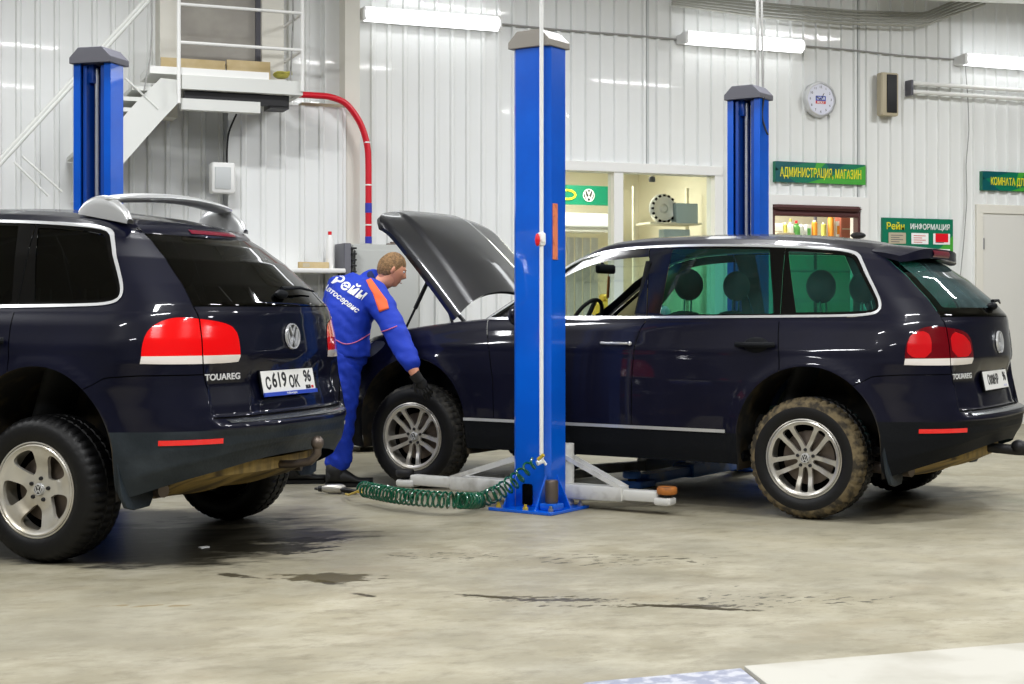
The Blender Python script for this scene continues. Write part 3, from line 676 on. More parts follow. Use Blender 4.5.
    if o.get('hood'):
        piv = Vector((-2.33, 0, 1.195)); rot = Matrix.Rotation(math.radians(o['hood']), 4, 'Y')
        hd.matrix_local = Matrix.Translation(Vector((-.285, 0, dz+.02))) @ Matrix.Translation(piv) @ rot @ Matrix.Translation(-piv)
        b = MB()
        for sd in (-1, 1): b.tube([(-2.50, sd*.66, 1.12), (-2.60, sd*.66, 1.19), (-2.68, sd*.655, 1.26)], .014, 8); b.tube([(-2.64, sd*.66, 1.08), (-2.70, sd*.66, 1.18), (-2.76, sd*.655, 1.33)], .010, 8)
        b.build('bonnet_hinge', 'darksteel', R, loc=(0, 0, dz))
        b = MB(); b.tube([(-3.27, -.50, 1.06), (-3.14, -.50, 1.28)], .009, 8); b.tube([(-3.14, -.50, 1.28), (-3.03, -.50, 1.47)], .015, 8); b.build('bonnet_strut', 'darksteel', R, loc=(0, 0, dz))
        b = MB(); b.cbox(-3.40, -2.62, -.66, .66, .62, .98, .04); b.cbox(-3.2, -2.75, -.35, .35, .98, 1.05, .03); b.build('engine', 'blackplast', R, loc=(0, 0, dz))
    else: hd.location = (0, 0, dz)
    b = MB(); b.grid(lambda u, v: (-2.56+.22*v+.0*u, -.74+1.48*u, 1.165+.03*math.sin(PI*u)+.02*v), 20, 4); b.build('cowl', 'blackplast', R, loc=(0, 0, dz))
    b = MB(); b.tube([(-2.42, -.62, 1.215), (-2.36, -.35, 1.27), (-2.38, -.05, 1.25)], .008, 8); b.build('windscreen_wiper', 'blackplast', R, loc=(0, 0, dz))
    # interior
    for sd in (-1, 1):
        for (sx, nm, w, ht) in ((-1.02, 'front_seat', .27, 1.22), (.0, 'rear_seat', .26, 1.20)):
            st = MB(); st.grid(lambda u, v: (sx-.10-.22*(1-v)+.10*math.cos(2*PI*u)*.7+.04, sd*.38+w*math.copysign(abs(math.sin(2*PI*u))**.6, math.sin(2*PI*u))*(1-.25*max(0, v-.7)/.3), .55+v*(ht-.55)+.05*math.sin(PI*u)*0), 29, 12)
            st.ball((sx-.02, sd*.38, ht-.005), (.09, w*.78, .05), 18); st.cbox(sx-.72, sx-.2, sd*.38-w, sd*.38+w, .42, .62, .05)
            s_ = st.build(nm, 'fabric', R, loc=(0, 0, dz))
            hr = MB(); hr.ball((sx+(.01 if nm == 'front_seat' else -.10), sd*.38, ht+.215), (.085, .13, .105), 22); hr.build('headrest', 'fabric', s_)
            pr = MB()
            for q in (-1, 1): pr.tube([(sx-(0 if nm == 'front_seat' else .08), sd*.38+q*.05, ht-.03), (sx+(.005 if nm == 'front_seat' else -.09), sd*.38+q*.05, ht+.15)], .006, 8)
            pr.build('headrest_post', 'satin', s_)
    b = MB(); b.grid(lambda u, v: (-2.38+.50*v, -.76+1.52*u, 1.13+.03*math.sin(PI*u)+.035*math.sin(PI*v)-.22*max(0, v-.75)/.25), 24, 14); b.cbox(-2.35, -1.9, -.72, .72, .55, 1.08, .05); b.build('dashboard', 'dash', R, loc=(0, 0, dz))
    b = MB(); cc = Vector((-1.80, -.37, 1.175)); ax = Matrix.Rotation(math.radians(-62), 3, 'Y')
    b.tube([cc+ax @ Vector((.185*math.cos(2*PI*k/40), .185*math.sin(2*PI*k/40), 0)) for k in range(40)], .014, 10, closed=True)
    for a in (0, 120, 240): b.tube([cc, cc+ax @ Vector((.18*math.cos(math.radians(a)), .18*math.sin(math.radians(a)), 0))], .016, 8)
    b.ball(cc, .055, 14); b.build('steering_wheel', 'fabric', R, loc=(0, 0, dz))
    b = MB(); b.cbox(-1.86, -1.825, -.125, .125, 1.525, 1.59, .012); b.tube([(-1.84, 0, 1.57), (-1.90, 0, 1.63)], .01, 8); mr = b.build('interior_mirror', 'blackplast', R, loc=(0, 0, dz))
    if o.get('open'):
        b = MB(); b.tube([(-1.82, 0, 1.53), (-1.82, 0, 1.46)], .003, 6); b.box((-1.82, 0, 1.43), (.006, .03, .15), Matrix.Rotation(.06, 3, 'Y')); b.build('hanging_freshener', 'rust', mr)
        b = MB(); b.grid(lambda u, v: (-2.22+.62*u+.30*v*(1-.55*u), .765-.15*u-.03*math.sin(PI*v), 1.19+.42*u-.02*v), 12, 7); b.grid(lambda u, v: (-2.22+.62*u+.30*v*(1-.55*u), .785-.15*u, 1.19+.42*u-.02*v), 12, 7); b.build('pillar_trim', 'trim', R, loc=(0, 0, dz))
        # door opening lining of the lowered near window
        b = MB(); b.tube([(-1.17, -.80, 1.24), (-1.14, -.70, 1.58)], .018, 6); b.build('window_channel', 'blackplast', R, loc=(0, 0, dz))
    b = MB(); b.cbox(-2.2, .35, -.74, .74, .40, .44, .02); b.build('cabin_floor', 'dash', R, loc=(0, 0, dz))
    b = MB(); b.grid(lambda u, v: (-1.45+1.45*u, -.54+1.08*v, 1.685+.025*math.sin(PI*v)-.05*abs(u-.5)**2*4*.6), 14, 14); b.build('headliner', 'trim', R, loc=(0, 0, dz))
    # mirrors
    for sd in (-1, 1):
        b = MB(); b.ball((-1.93, sd*.985, 1.235), (.07, .115, .08), 20); b.tube([(-1.99, sd*.84, 1.20), (-1.95, sd*.93, 1.21)], .03, 10); mm = b.build('door_mirror', paint, R, loc=(0, 0, dz))
        b = MB(); b.ball((-1.875, sd*.985, 1.235), (.02, .10, .065), 18); b.build('mirror_glass', 'chrome', mm)
    # tow hitch
    b = MB()
    if o['hitch'] == 'bar':
        b.tube([(.80, .02, .43), (1.0, .03, .42), (1.10, .05, .415), (1.38, .10, .34)], [.03, .032, .026, .02], 12); b.ball((1.0, .03, .44), (.05, .05, .045), 12)
    else:
        b.tube([(.70, .0, .40), (.90, .0, .41), (1.0, .0, .43), (1.04, .0, .47), (1.04, .0, .50)], .022, 12); b.ball((1.04, .0, .525), (.034, .034, .038), 14)
    b.build('tow_hitch', 'darksteel' if o['hitch'] == 'bar' else 'brake', R, loc=(0, 0, dz))
    if o.get('bars'):
        b = MB()
        ht = lambda t: .095*math.sin(PI*min(1, max(0, t)))**.55
        for sd in (-1, 1):
            b = MB(); b.grid(lambda u, v: (-.03+.30*u, sd*(.535-.02*ht(u)/.125+.026*math.cos(PI*v)), 1.70+(.025+ht(u))*math.sin(PI*v)**.5*1.0-.055*u), 24, 11)
            b.build('roof_bar_foot', 'satin', R, loc=(0, 0, dz))
        b = MB(); b.grid(lambda u, v: (.14+.075*(1-abs(2*u-1)**10)**.5*math.cos(2*PI*v)+.03*math.sin(PI*u), -.55+1.10*u, 1.774+.024*(1-abs(2*u-1)**10)**.5*math.sin(2*PI*v)+.032*math.sin(PI*u)), 60, 17); b.build('roof_cross_bar', 'satin', R, loc=(0, 0, dz))
    # wheels
    for sd in (-1, 1):
        for x, fr in ((0, False), (-2.855, True)):
            st = math.radians(o['steer']) if fr else 0
            wheel(R, o['wheel'], o['tread'][fr], o['tw'][fr], o['rim'], (x, sd*.925, RT+.001), st, sd, o['roll'][fr])
    return R
M['paint_hood'] = mat('navy_paint_hood', (.0035, .004, .008), .35, .1, 1., .3, coat_rough=.05)
A_CAR = build_car('car', 'dark navy off-road car at the left, plate 619, silver bar on its roof', fl(-1.968, 8.145), -.389-ALPHA, .023, 'paint',
  dict(g0='gDark', g1='gDark', g2='gDark', g3='gDark', tl='red', tlp=False, clad='greyplast', flap=True, handle='black', plate=0, wiper=-.03, spoiler=False, hitch='ball', bars=True, wheel='broad', rim='silver2', tread=('rubber', 'rubber'), tw=('rubber', 'rubber'), roll=(0, 0), steer=0))
B_CAR = build_car('car', 'dark navy off-road car on the right with open bonnet and muddy rear wheel', fl(2.213, 9.601), -.569-ALPHA, -.035, 'paint_dusty',
  dict(g0='gScreen', g1='gGreen', g2='gGreen', g3='gBack', frit='gDark', tl='darkred', tlp=True, clad='blackplast', flap=True, handle='mixed', plate=1, wiper=.02, spoiler=True, hitch='bar', wheel='twin', rim='silver', tread=('mudrub', 'dustrub'), tw=('mudrub', 'rubber'), roll=(0, 0), steer=5, hood=54, open=True))
# ================================================================== THE HALL
Z_ = Vector((0, 0, 1))
# ---- floor
def floor_mat():
    m = bpy.data.materials.new('worn_concrete'); m.use_nodes = True; nt = m.node_tree; b = nt.nodes['Principled BSDF']; L = nt.links.new; N = nt.nodes.new
    tc = N('ShaderNodeTexCoord')
    def noise(scale, detail=6, stretch=(1, 1, 1), rot=0., rough=.6):
        mp = N('ShaderNodeMapping'); mp.inputs['Scale'].default_value = stretch; mp.inputs['Rotation'].default_value = (0, 0, rot); L(tc.outputs['Object'], mp.inputs[0])
        n = N('ShaderNodeTexNoise'); n.inputs['Scale'].default_value = scale; n.inputs['Detail'].default_value = detail; n.inputs['Roughness'].default_value = rough; L(mp.outputs[0], n.inputs[0]); return n.outputs[0]
    def rng(x, a, c, lo=0., hi=1.):
        r = N('ShaderNodeMapRange'); r.inputs[1].default_value = a; r.inputs[2].default_value = c; r.inputs[3].default_value = lo; r.inputs[4].default_value = hi; L(x, r.inputs[0]); return r.outputs[0]
    def mth(op, a, c):
        n = N('ShaderNodeMath'); n.operation = op; n.use_clamp = True
        for i, q in enumerate((a, c)):
            if isinstance(q, (int, float)): n.inputs[i].default_value = q
            else: L(q, n.inputs[i])
        return n.outputs[0]
    def mix(f, a, c):
        x = N('ShaderNodeMix'); x.data_type = 'RGBA'; L(f, x.inputs[0])
        for i, q in ((6, a), (7, c)):
            if isinstance(q, tuple): x.inputs[i].default_value = (*q, 1)
            else: L(q, x.inputs[i])
        return x.outputs[2]
    base = mix(rng(noise(.5, 8), .35, .68), (.35, .318, .225), (.235, .21, .142))
    base = mix(rng(noise(2.6, 12, (1, 1.4, 1), ALPHA+.2, .68), .44, .66, 0, .8), base, (.44, .41, .315))
    base = mix(rng(noise(6.0, 12, (1, 1.8, 1), ALPHA+.1, .75), .50, .66, 0, .65), base, (.17, .148, .095))
    base = mix(rng(noise(1.1, 8, (1, 2, 1), .9), .56, .75, 0, .6), base, (.32, .26, .165))
    speck = mth('MULTIPLY', rng(noise(9, 3, (1, 2.5, 1), ALPHA), .70, .73), rng(noise(.8, 2), .5, .6)); base = mix(mth('MULTIPLY', speck, .8), base, (.05, .045, .03)); base = mix(rng(noise(14, 12, (1, 2, 1), ALPHA, .8), .60, .72, 0, .5), base, (.16, .14, .095)); base = mix(rng(noise(.9, 3, (1, 1, 1), 1.), .40, .62, 0, .45), base, (.25, .235, .185))
    rough = rng(noise(1.5, 6), .3, .7, .34, .62); spec = None
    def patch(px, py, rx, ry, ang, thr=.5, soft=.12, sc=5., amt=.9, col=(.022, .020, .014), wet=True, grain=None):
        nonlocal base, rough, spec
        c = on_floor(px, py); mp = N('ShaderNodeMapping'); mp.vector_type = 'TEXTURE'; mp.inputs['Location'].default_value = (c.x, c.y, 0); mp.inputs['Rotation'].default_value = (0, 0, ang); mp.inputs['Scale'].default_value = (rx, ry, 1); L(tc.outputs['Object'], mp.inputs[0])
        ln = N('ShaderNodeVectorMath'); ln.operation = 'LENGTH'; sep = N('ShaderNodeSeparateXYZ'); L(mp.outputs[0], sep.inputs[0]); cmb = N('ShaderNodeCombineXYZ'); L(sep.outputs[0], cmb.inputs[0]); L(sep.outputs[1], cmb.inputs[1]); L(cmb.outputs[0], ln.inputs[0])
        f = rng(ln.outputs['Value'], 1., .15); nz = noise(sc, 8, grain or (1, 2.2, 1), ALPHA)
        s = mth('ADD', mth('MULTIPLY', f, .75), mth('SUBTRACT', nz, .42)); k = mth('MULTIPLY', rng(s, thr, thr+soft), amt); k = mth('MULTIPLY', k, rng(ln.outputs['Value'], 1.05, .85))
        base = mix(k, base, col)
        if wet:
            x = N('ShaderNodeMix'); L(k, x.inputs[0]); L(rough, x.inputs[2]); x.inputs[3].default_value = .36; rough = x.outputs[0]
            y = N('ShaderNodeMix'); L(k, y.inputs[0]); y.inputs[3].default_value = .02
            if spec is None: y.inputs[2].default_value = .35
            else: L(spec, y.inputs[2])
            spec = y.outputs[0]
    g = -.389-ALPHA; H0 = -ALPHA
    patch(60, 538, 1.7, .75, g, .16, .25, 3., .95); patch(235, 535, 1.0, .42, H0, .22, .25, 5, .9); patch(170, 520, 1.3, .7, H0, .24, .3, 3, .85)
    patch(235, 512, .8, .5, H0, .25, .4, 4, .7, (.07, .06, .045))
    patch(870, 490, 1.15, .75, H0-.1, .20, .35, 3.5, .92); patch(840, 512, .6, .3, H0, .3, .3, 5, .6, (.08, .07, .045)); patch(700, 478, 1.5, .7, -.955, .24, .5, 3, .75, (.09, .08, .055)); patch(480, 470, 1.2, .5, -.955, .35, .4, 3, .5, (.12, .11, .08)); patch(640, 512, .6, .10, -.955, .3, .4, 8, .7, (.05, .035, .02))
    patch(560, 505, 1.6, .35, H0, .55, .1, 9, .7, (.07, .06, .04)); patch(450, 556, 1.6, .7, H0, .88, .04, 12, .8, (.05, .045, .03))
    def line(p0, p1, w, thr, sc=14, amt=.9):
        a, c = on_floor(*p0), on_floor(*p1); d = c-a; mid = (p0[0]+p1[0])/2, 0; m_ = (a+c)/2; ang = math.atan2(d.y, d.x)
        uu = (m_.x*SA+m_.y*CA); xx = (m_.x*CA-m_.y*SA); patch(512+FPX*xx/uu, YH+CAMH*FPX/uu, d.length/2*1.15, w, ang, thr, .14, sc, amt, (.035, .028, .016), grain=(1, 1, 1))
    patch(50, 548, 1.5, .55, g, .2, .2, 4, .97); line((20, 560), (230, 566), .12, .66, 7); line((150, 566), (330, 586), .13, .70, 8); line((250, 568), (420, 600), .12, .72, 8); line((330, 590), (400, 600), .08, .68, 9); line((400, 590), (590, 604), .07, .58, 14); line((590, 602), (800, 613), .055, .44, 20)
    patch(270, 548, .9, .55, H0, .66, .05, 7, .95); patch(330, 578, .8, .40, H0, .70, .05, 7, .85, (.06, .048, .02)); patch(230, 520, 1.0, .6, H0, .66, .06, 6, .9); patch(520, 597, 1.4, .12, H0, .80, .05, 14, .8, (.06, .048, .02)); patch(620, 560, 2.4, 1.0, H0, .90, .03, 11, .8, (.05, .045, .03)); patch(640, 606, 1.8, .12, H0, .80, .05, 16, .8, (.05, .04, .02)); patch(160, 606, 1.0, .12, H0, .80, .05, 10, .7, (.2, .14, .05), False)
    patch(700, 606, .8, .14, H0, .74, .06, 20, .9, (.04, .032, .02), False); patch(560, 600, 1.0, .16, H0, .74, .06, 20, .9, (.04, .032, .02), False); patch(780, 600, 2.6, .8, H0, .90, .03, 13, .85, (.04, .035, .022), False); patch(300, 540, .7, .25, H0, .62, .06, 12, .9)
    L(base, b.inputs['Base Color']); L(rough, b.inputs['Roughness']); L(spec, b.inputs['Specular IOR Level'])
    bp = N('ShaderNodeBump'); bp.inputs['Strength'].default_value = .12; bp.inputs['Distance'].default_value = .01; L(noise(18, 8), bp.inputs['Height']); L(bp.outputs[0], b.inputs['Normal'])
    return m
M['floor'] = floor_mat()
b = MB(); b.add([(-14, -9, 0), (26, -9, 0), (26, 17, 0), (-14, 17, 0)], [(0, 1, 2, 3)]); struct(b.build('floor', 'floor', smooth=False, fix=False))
b = MB(); b.bb(-14, 26, -9, 13.2, 5.6, 5.75); struct(b.build('ceiling', 'concrete', smooth=False))

# ---- ribbed sheet wall with openings; built as strips of folded sheet
def ribbed(b, x0, x1, z0, z1, y, pitch=.152, h=.024, ph=0.):
    k0 = math.floor((x0-ph)/pitch)-1; pts = []
    x = ph+k0*pitch
    while x < x1+pitch:
        pts += [(x, y), (x+pitch*.66, y), (x+pitch*.74, y-h), (x+pitch*.92, y-h)]; x += pitch
    q = []
    for a, c in zip(pts[:-1], pts[1:]):
        if c[0] <= x0 or a[0] >= x1: continue
        def at_(xx): t = (xx-a[0])/(c[0]-a[0]); return (xx, a[1]+(c[1]-a[1])*t)
        A = at_(max(a[0], x0)); C = at_(min(c[0], x1))
        if not q: q.append(A)
        q.append(C)
    n = len(q); b.add([(p[0], p[1], z0) for p in q]+[(p[0], p[1], z1) for p in q], [(i, i+1, n+i+1, n+i) for i in range(n-1)])
W1 = (on_wall(535, 300).x, on_wall(716, 172).x); wz = (1.05, on_wall(640, 169).z)
H1 = (on_wall(766, 200).x, on_wall(862, 200).x); hz = (1.0, on_wall(815, 201).z)
D1 = (on_wall(978, 210).x, on_wall(978, 210).x+1.3); dz_ = on_wall(1000, 208).z
b = MB(); zc = 5.6; XL = -14
for (x0, x1, z0, z1) in ((XL, W1[0], 0, zc), (W1[0], W1[1], 0, wz[0]), (W1[0], W1[1], wz[1], zc), (W1[1], H1[0], 0, zc), (H1[0], H1[1], 0, hz[0]), (H1[0], H1[1], hz[1], zc), (H1[1], D1[0], 0, zc), (D1[0], D1[1], dz_, zc), (D1[1], 26, 0, zc)):
    ribbed(b, x0, x1, z0, z1, WALL)
struct(b.build('wall_back', 'wall', smooth=False, fix=False))
b = MB()
for px in (647, 858): x = on_wall(px, 100).x; b.bb(x-.012, x+.012, WALL-.02, WALL, wz[1] if px == 647 else 0, zc)
x = on_wall(420, 100).x; b.bb(x-.012, x+.012, WALL-.02, WALL, 0, zc)
struct(b.build('trim_1', 'wallg', smooth=False))
b = MB(); b.bb(-14, 26, WALL-.03, WALL+.0, 0, .12); struct(b.build('baseboard_back', 'cream', smooth=False))
for nm, q in (('wall_left', (-14.2, -14, -9, 13.2)), ('wall_right', (26, 26.2, -9, 13.2))):
    b = MB(); b.bb(q[0], q[1], q[2], q[3], 0, 5.6); struct(b.build(nm, 'wallg', smooth=False))
b = MB(); b.bb(-14, 26, -9.2, -9, 0, 5.6); struct(b.build('wall_front', 'wallg', smooth=False))

# ---- office window
def frame(b, x0, x1, z0, z1, w, y0, y1):
    b.bb(x0, x1, y0, y1, z1-w, z1); b.bb(x0, x1, y0, y1, z0, z0+w); b.bb(x0, x0+w, y0, y1, z0+w, z1-w); b.bb(x1-w, x1, y0, y1, z0+w, z1-w)
b = MB(); frame(b, W1[0]-.05, W1[1]+.05, wz[0]-.05, wz[1]+.05, .09, WALL-.05, WALL+.12)
xm = on_wall(617, 200).x; b.bb(xm-.05, xm+.05, WALL-.04, WALL+.10, wz[0], wz[1]); struct(b.build('window_1', 'whitep', smooth=False, bevel=.004))
b = MB(); b.bb(W1[0]+.03, W1[1]-.03, WALL+.03, WALL+.036, wz[0]+.03, wz[1]-.03); struct(b.build('window_pane', 'gWin', smooth=False))
# office behind: pale room
ox0, ox1, oy1 = W1[0]-.6, 7.93, WALL+2.6
def openbox(name, m, x0, x1, y0, y1, z0, z1, t=.05):
    b = MB(); b.bb(x0, x1, y1, y1+t, z0, z1); b.bb(x0-t, x0, y0, y1+t, z0, z1); b.bb(x1, x1+t, y0, y1+t, z0, z1); b.bb(x0-t, x1+t, y0, y1+t, z1, z1+t); b.bb(x0-t, x1+t, y0, y1+t, z0-t, z0); return struct(b.build(name, m, smooth=False))
openbox('wall_office', 'creamwarm', ox0, ox1, WALL+.13, oy1, .01, 3.0)
def area(name, loc, sx, sy, e, rot=(0, 0, 0), col=(.98, .99, 1)):
    l = bpy.data.lights.new(name, 'AREA'); l.shape = 'RECTANGLE'; l.size = sx; l.size_y = sy; l.energy = e; l.color = col; o = bpy.data.objects.new(name, l); COL.objects.link(o); o.location = loc; o.rotation_euler = rot; return o
area('office_lamp', ((ox0+ox1)/2, WALL+1.3, 2.9), 1.5, .5, 38, col=(1, .95, .82))
def wall_thing(name, m, px0, py0, px1, py1, y, d, lab, cat, group=None, bevel=0, parent=None):
    """board of depth d whose front stands at y, from its corners in the photograph"""
    a, c = on_wall(px0, py0, y), on_wall(px1, py1, y); x0, x1 = a.x, c.x; z1 = (a.z+on_wall(px1, py0, y).z)/2 if False else a.z; z0 = c.z
    b = MB(); b.bb(x0, x1, y, y+d, min(z0, z1), max(z0, z1)); o = b.build(name, m, parent, smooth=False, bevel=bevel)
    if lab: tag(o, lab, cat, group)
    return o, (x0, x1, min(z0, z1), max(z0, z1))
o, r = wall_thing('poster', 'sgreen', 540, 184, 623, 206, WALL+1.9, .02, 'green poster with car marks hanging inside the office window', 'poster')
emblem(o, 'round_mark', ((r[0]*.42+r[1]*.58), WALL+1.895, (r[2]+r[3])/2), (1, 0, 0), (0, 0, 1), .07, .004, 'swhite')
b = MB(); b.tube([(r[0]*.68+r[1]*.32+.10*math.cos(a/12*PI*2), WALL+1.895, (r[2]+r[3])/2+.05*math.sin(a/12*PI*2)) for a in range(12)], .012, 6, closed=True); b.build('oval_mark', 'syel', o)
o, r = wall_thing('wall_cupboard', 'whitep', 545, 212, 611, 232, WALL+1.6, .35, 'long white wall cupboard inside the office under the green poster', 'cupboard')
b = MB(); b.bb(r[0], r[1], WALL+1.58, WALL+1.6, r[2]+.05, r[2]+.07); b.build('edge_strip', 'wallg', o, smooth=False)
b = MB()
for i in range(16): x = r[0]+(r[1]-r[0])*i/16; b.bb(x+.005, x+(r[1]-r[0])/16-.005, WALL+1.9+.02*(i % 2), WALL+1.91+.02*(i % 2), .9, r[2]-.05)
tag(b.build('vertical_blind', 'wallg', smooth=False), 'grey vertical blind below the white cupboard inside the office', 'blind')
# shelf unit seen in the right pane
a, c = on_wall(650, 175, WALL+.75), on_wall(704, 224, WALL+.75); shx = (a.x, c.x); shz = c.z
t = empty('shelf_unit', ((a.x+c.x)/2, WALL+.95, .01)); tag(t, 'cream shelf unit inside the office holding a silver wheel cover', 'shelf'); t_loc = Vector(t.location)
b = MB(); 
for s_ in (0, 1): x = (a.x, c.x)[s_]-t_loc.x; b.bb(x-.015, x+.015, .15, .18, 0, on_wall(650, 180, WALL+.75).z-.05)
b.build('side_panel', 'creamwarm', t, smooth=False)
for i, zz in enumerate((shz, shz-.32, shz-.64, shz-.96)):
    b = MB(); b.bb(a.x-t_loc.x+.015, c.x-t_loc.x-.015, -.18, .18, zz-.02, zz); b.build('shelf', 'creamwarm', t, smooth=False)
pc = on_wall(664, 207, WALL+.84); R_ = .155
t = empty('wheel_cover', (pc.x, WALL+.86, shz)); tag(t, 'round silver wheel cover with notched rim on the office shelf', 'wheel cover')
b = MB(); b.lathe([(0, -.03), (.03, -.03), (.05, -.015), (.10, -.02), (R_*.8, -.03), (R_, 0), (R_, .02), (0, .02)], c=(0, 0, R_), n=60); b.build('disc', 'satin', t)
b = MB()
for k in range(16): an = 2*PI*k/16; b.box((R_*.88*math.cos(an), -.028, R_+R_*.88*math.sin(an)), (.022, .02, .022), Matrix.Rotation(-an, 3, 'Y'))
b.build('slots', 'gap', t, smooth=False)
o, r = wall_thing('card_box', 'papersh', 676.5, 203, 698, 223.5, WALL+.76, .12, 'silver blue printed box standing right of the wheel cover', 'box', bevel=.004)
o, r = wall_thing('card_box', 'papersh', 664, 229, 690, 246, WALL+.81, .12, 'pale blue box on the shelf below the wheel cover', 'box', bevel=.004)
p = on_wall(652, 180, WALL+.6); t = empty('ceiling_camera', p); tag(t, 'small dark camera hanging from the office ceiling', 'camera')
b = MB(); b.lathe([(0, .06), (.03, .05), (.035, .02), (.03, 0), (0, 0)], axis='Z', c=(0, 0, -.02), n=16); b.build('body', 'cap', t); b = MB(); b.tube([(0, 0, .03), (.01, 0, .14)], .012, 8); b.build('stalk', 'whitep', t)
# desk with clutter under the window
t = empty('office_desk', (W1[1]-1.5, WALL+.44, .01)); tag(t, 'white office desk just behind the window pane', 'desk')
b = MB(); b.bb(-1.2, 1.3, -.28, .28, 1.02, 1.06); b.build('tabletop', 'whitep', t, smooth=False, bevel=.004)
for sx in (-1.15, 1.2): b = MB(); b.bb(sx-.02, sx+.02, -.27, .27, 0, 1.02); b.build('side_panel', 'whitep', t, smooth=False)
zt = 1.07
p = on_wall(612, 300, WALL+.45); t = empty('desk_tray', (p.x, WALL+.45, zt)); tag(t, 'white tray with a yellow top standing on the office desk', 'tray')
b = MB(); b.cbox(-.20, .05, -.08, .08, 0.10, .25, .03); b.cbox(-.12, .12, -.07, .07, .25, .32, .02); b.build('yellow_top', 'yel', t); b = MB(); b.cbox(-.3, .2, -.1, .1, 0, .10, .02); b.build('white_base', 'whitep', t)

# ---- serving hatch with shutter and shelves of goods
b = MB(); frame(b, H1[0]-.05, H1[1]+.05, hz[0]-.05, hz[1]+.05, .10, WALL-.05, WALL+.14); struct(b.build('window_2', 'whitep', smooth=False, bevel=.004))
openbox('wall_shop', 'creamwarm', 8.02, H1[1]+2.0, WALL+.15, WALL+2.2, .01, 3.0)
area('shop_lamp', ((H1[0]+H1[1])/2, WALL+1.0, 2.95), 1.0, .4, 32, col=(1, .96, .88))
zb = on_wall(815, 214).z
t = empty('roller_shutter', ((H1[0]+H1[1])/2, WALL+.0, zb)); tag(t, 'rolled up dark brown shutter across the top of the hatch', 'shutter'); w_ = (H1[1]-H1[0])/2-.05
b = MB(); b.cbox(-w_, w_, -.10, .10, .03, hz[1]-.05-zb, .03); b.build('shutter_box', 'brown', t)
b = MB(); b.cbox(-w_+.02, w_-.02, -.05, .0, -.03, .03, .01); b.build('bottom_rail', 'brown', t)
for s_ in (-1, 1): b = MB(); b.bb(s_*w_-.03, s_*w_+.03, -.04, .04, -1.0, .03); b.build('guide_rail', 'brown', t, smooth=False)
zs = on_wall(815, 243, WALL+.9).z-.10
zs += .14; w_ = .55; RX = 9.17
t = empty('goods_rack', (RX, WALL+1.1, .01)); tag(t, 'metal rack of car goods behind the hatch', 'rack')
for k in range(4): b = MB(); b.bb(-w_-.3, w_+.3, -.2, .2, zs-.33*k-.02-.01, zs-.33*k-.01); b.build('shelf', 'wallg', t, smooth=False)
for s_ in (-w_-.3, w_*.55, w_+.3):
    b = MB(); b.bb(s_-.012, s_+.012, .17, .2, 0, 2.7); b.build('upright', 'cap', t, smooth=False)
ctr = RX
goods = [('oil_bottle', 'green and yellow oil bottle'), ('oil_bottle', 'white oil bottle'), ('spray_can', 'slim spray can'), ('goods_box', 'printed goods box')]
rng_ = random.Random(4); x = ctr-w_*.55; k = 0
words = ['first from the left', 'second from the left', 'third from the left', 'fourth from the left', 'fifth from the left', 'middle one', 'seventh from the left', 'eighth from the left', 'ninth from the left', 'tenth from the left', 'last but one before the post', 'last one beside the post']
cols = ['black', 'green', 'white', 'yellow', 'orange', 'pale grey']; cm = ['pk4', 'pk1', 'pk2', 'pk3', 'pk0', 'pk5']
for i in range(12):
    w = rng_.uniform(.055, .085); h = rng_.uniform(.17, .30); ci = rng_.randrange(6); kind = rng_.randrange(3)
    t = empty(('oil_bottle', 'spray_can', 'goods_box')[kind], (x+w/2, WALL+1.02+rng_.uniform(-.03, .05), zs))
    tag(t, '%s %s on the rack shelf behind the hatch, %s' % (cols[ci], ('bottle', 'spray can', 'box')[kind], words[i]), ('bottle', 'can', 'box')[kind], 'goods on the rack behind the hatch')
    if kind == 0:
        b = MB(); b.cbox(-w/2, w/2, -.03, .03, 0, h*.75, .012); b.cbox(-w/4, w/2-.01, -.02, .02, h*.75, h*.85, .008); b.build('body', cm[ci], t); b = MB(); b.lathe([(0, h), (.014, h), (.016, h*.86), (0, h*.85)], axis='Z', n=14); b.build('cap', 'redp' if ci % 2 else 'pk3', t)
    elif kind == 1:
        b = MB(); b.lathe([(0, 0), (w*.4, 0), (w*.4, h*.85), (w*.25, h*.92), (0, h*.92)], axis='Z', n=18); b.build('body', cm[ci], t); b = MB(); b.lathe([(w*.25, h*.9), (w*.22, h), (0, h)], axis='Z', n=14); b.build('cap', 'pk2', t)
    else:
        b = MB(); b.cbox(-w/2, w/2, -.04, .04, 0, h*.8, .003); b.build('body', cm[ci], t); b = MB(); b.bb(-w/2+.01, w/2-.01, -.042, -.040, h*.25, h*.6); b.build('printed_panel', cm[(ci+2) % 6], t, smooth=False)
    x += w+.012
for i, (dx, w, h, mm, lb) in enumerate(((-.78, .26, .17, 'pk2', 'large white carton at the left behind the hatch'), (-.70, .22, .12, 'tan', 'beige folded sheet in front of the white carton behind the hatch'), (.86, .14, .26, 'pk7', 'brown carton at the right end behind the hatch'))):
    t = tag(empty('carton', (ctr+w_*dx, WALL+(1.05, .86, 1.0)[i], zs if i != 1 else zs-.06)), lb, 'carton')
    b = MB(); b.cbox(-w/2, w/2, -.06, .06, 0, h, .006); b.build('body', mm, t); b = MB(); b.bb(-w/2+.02, w/2-.02, -.062, -.06, h*.45, h*.5); b.build('tape', 'tan', t, smooth=False)
pz = on_wall(854, 236, WALL-.02); t = tag(empty('hatch_lamp', (pz.x-.02, WALL-.12, pz.z-.03)), 'small black lamp housing on the hatch sill at its right end', 'lamp')
b = MB(); b.ball((0, 0, .03), (.09, .05, .035), 14); b.build('housing', 'darksteel', t)

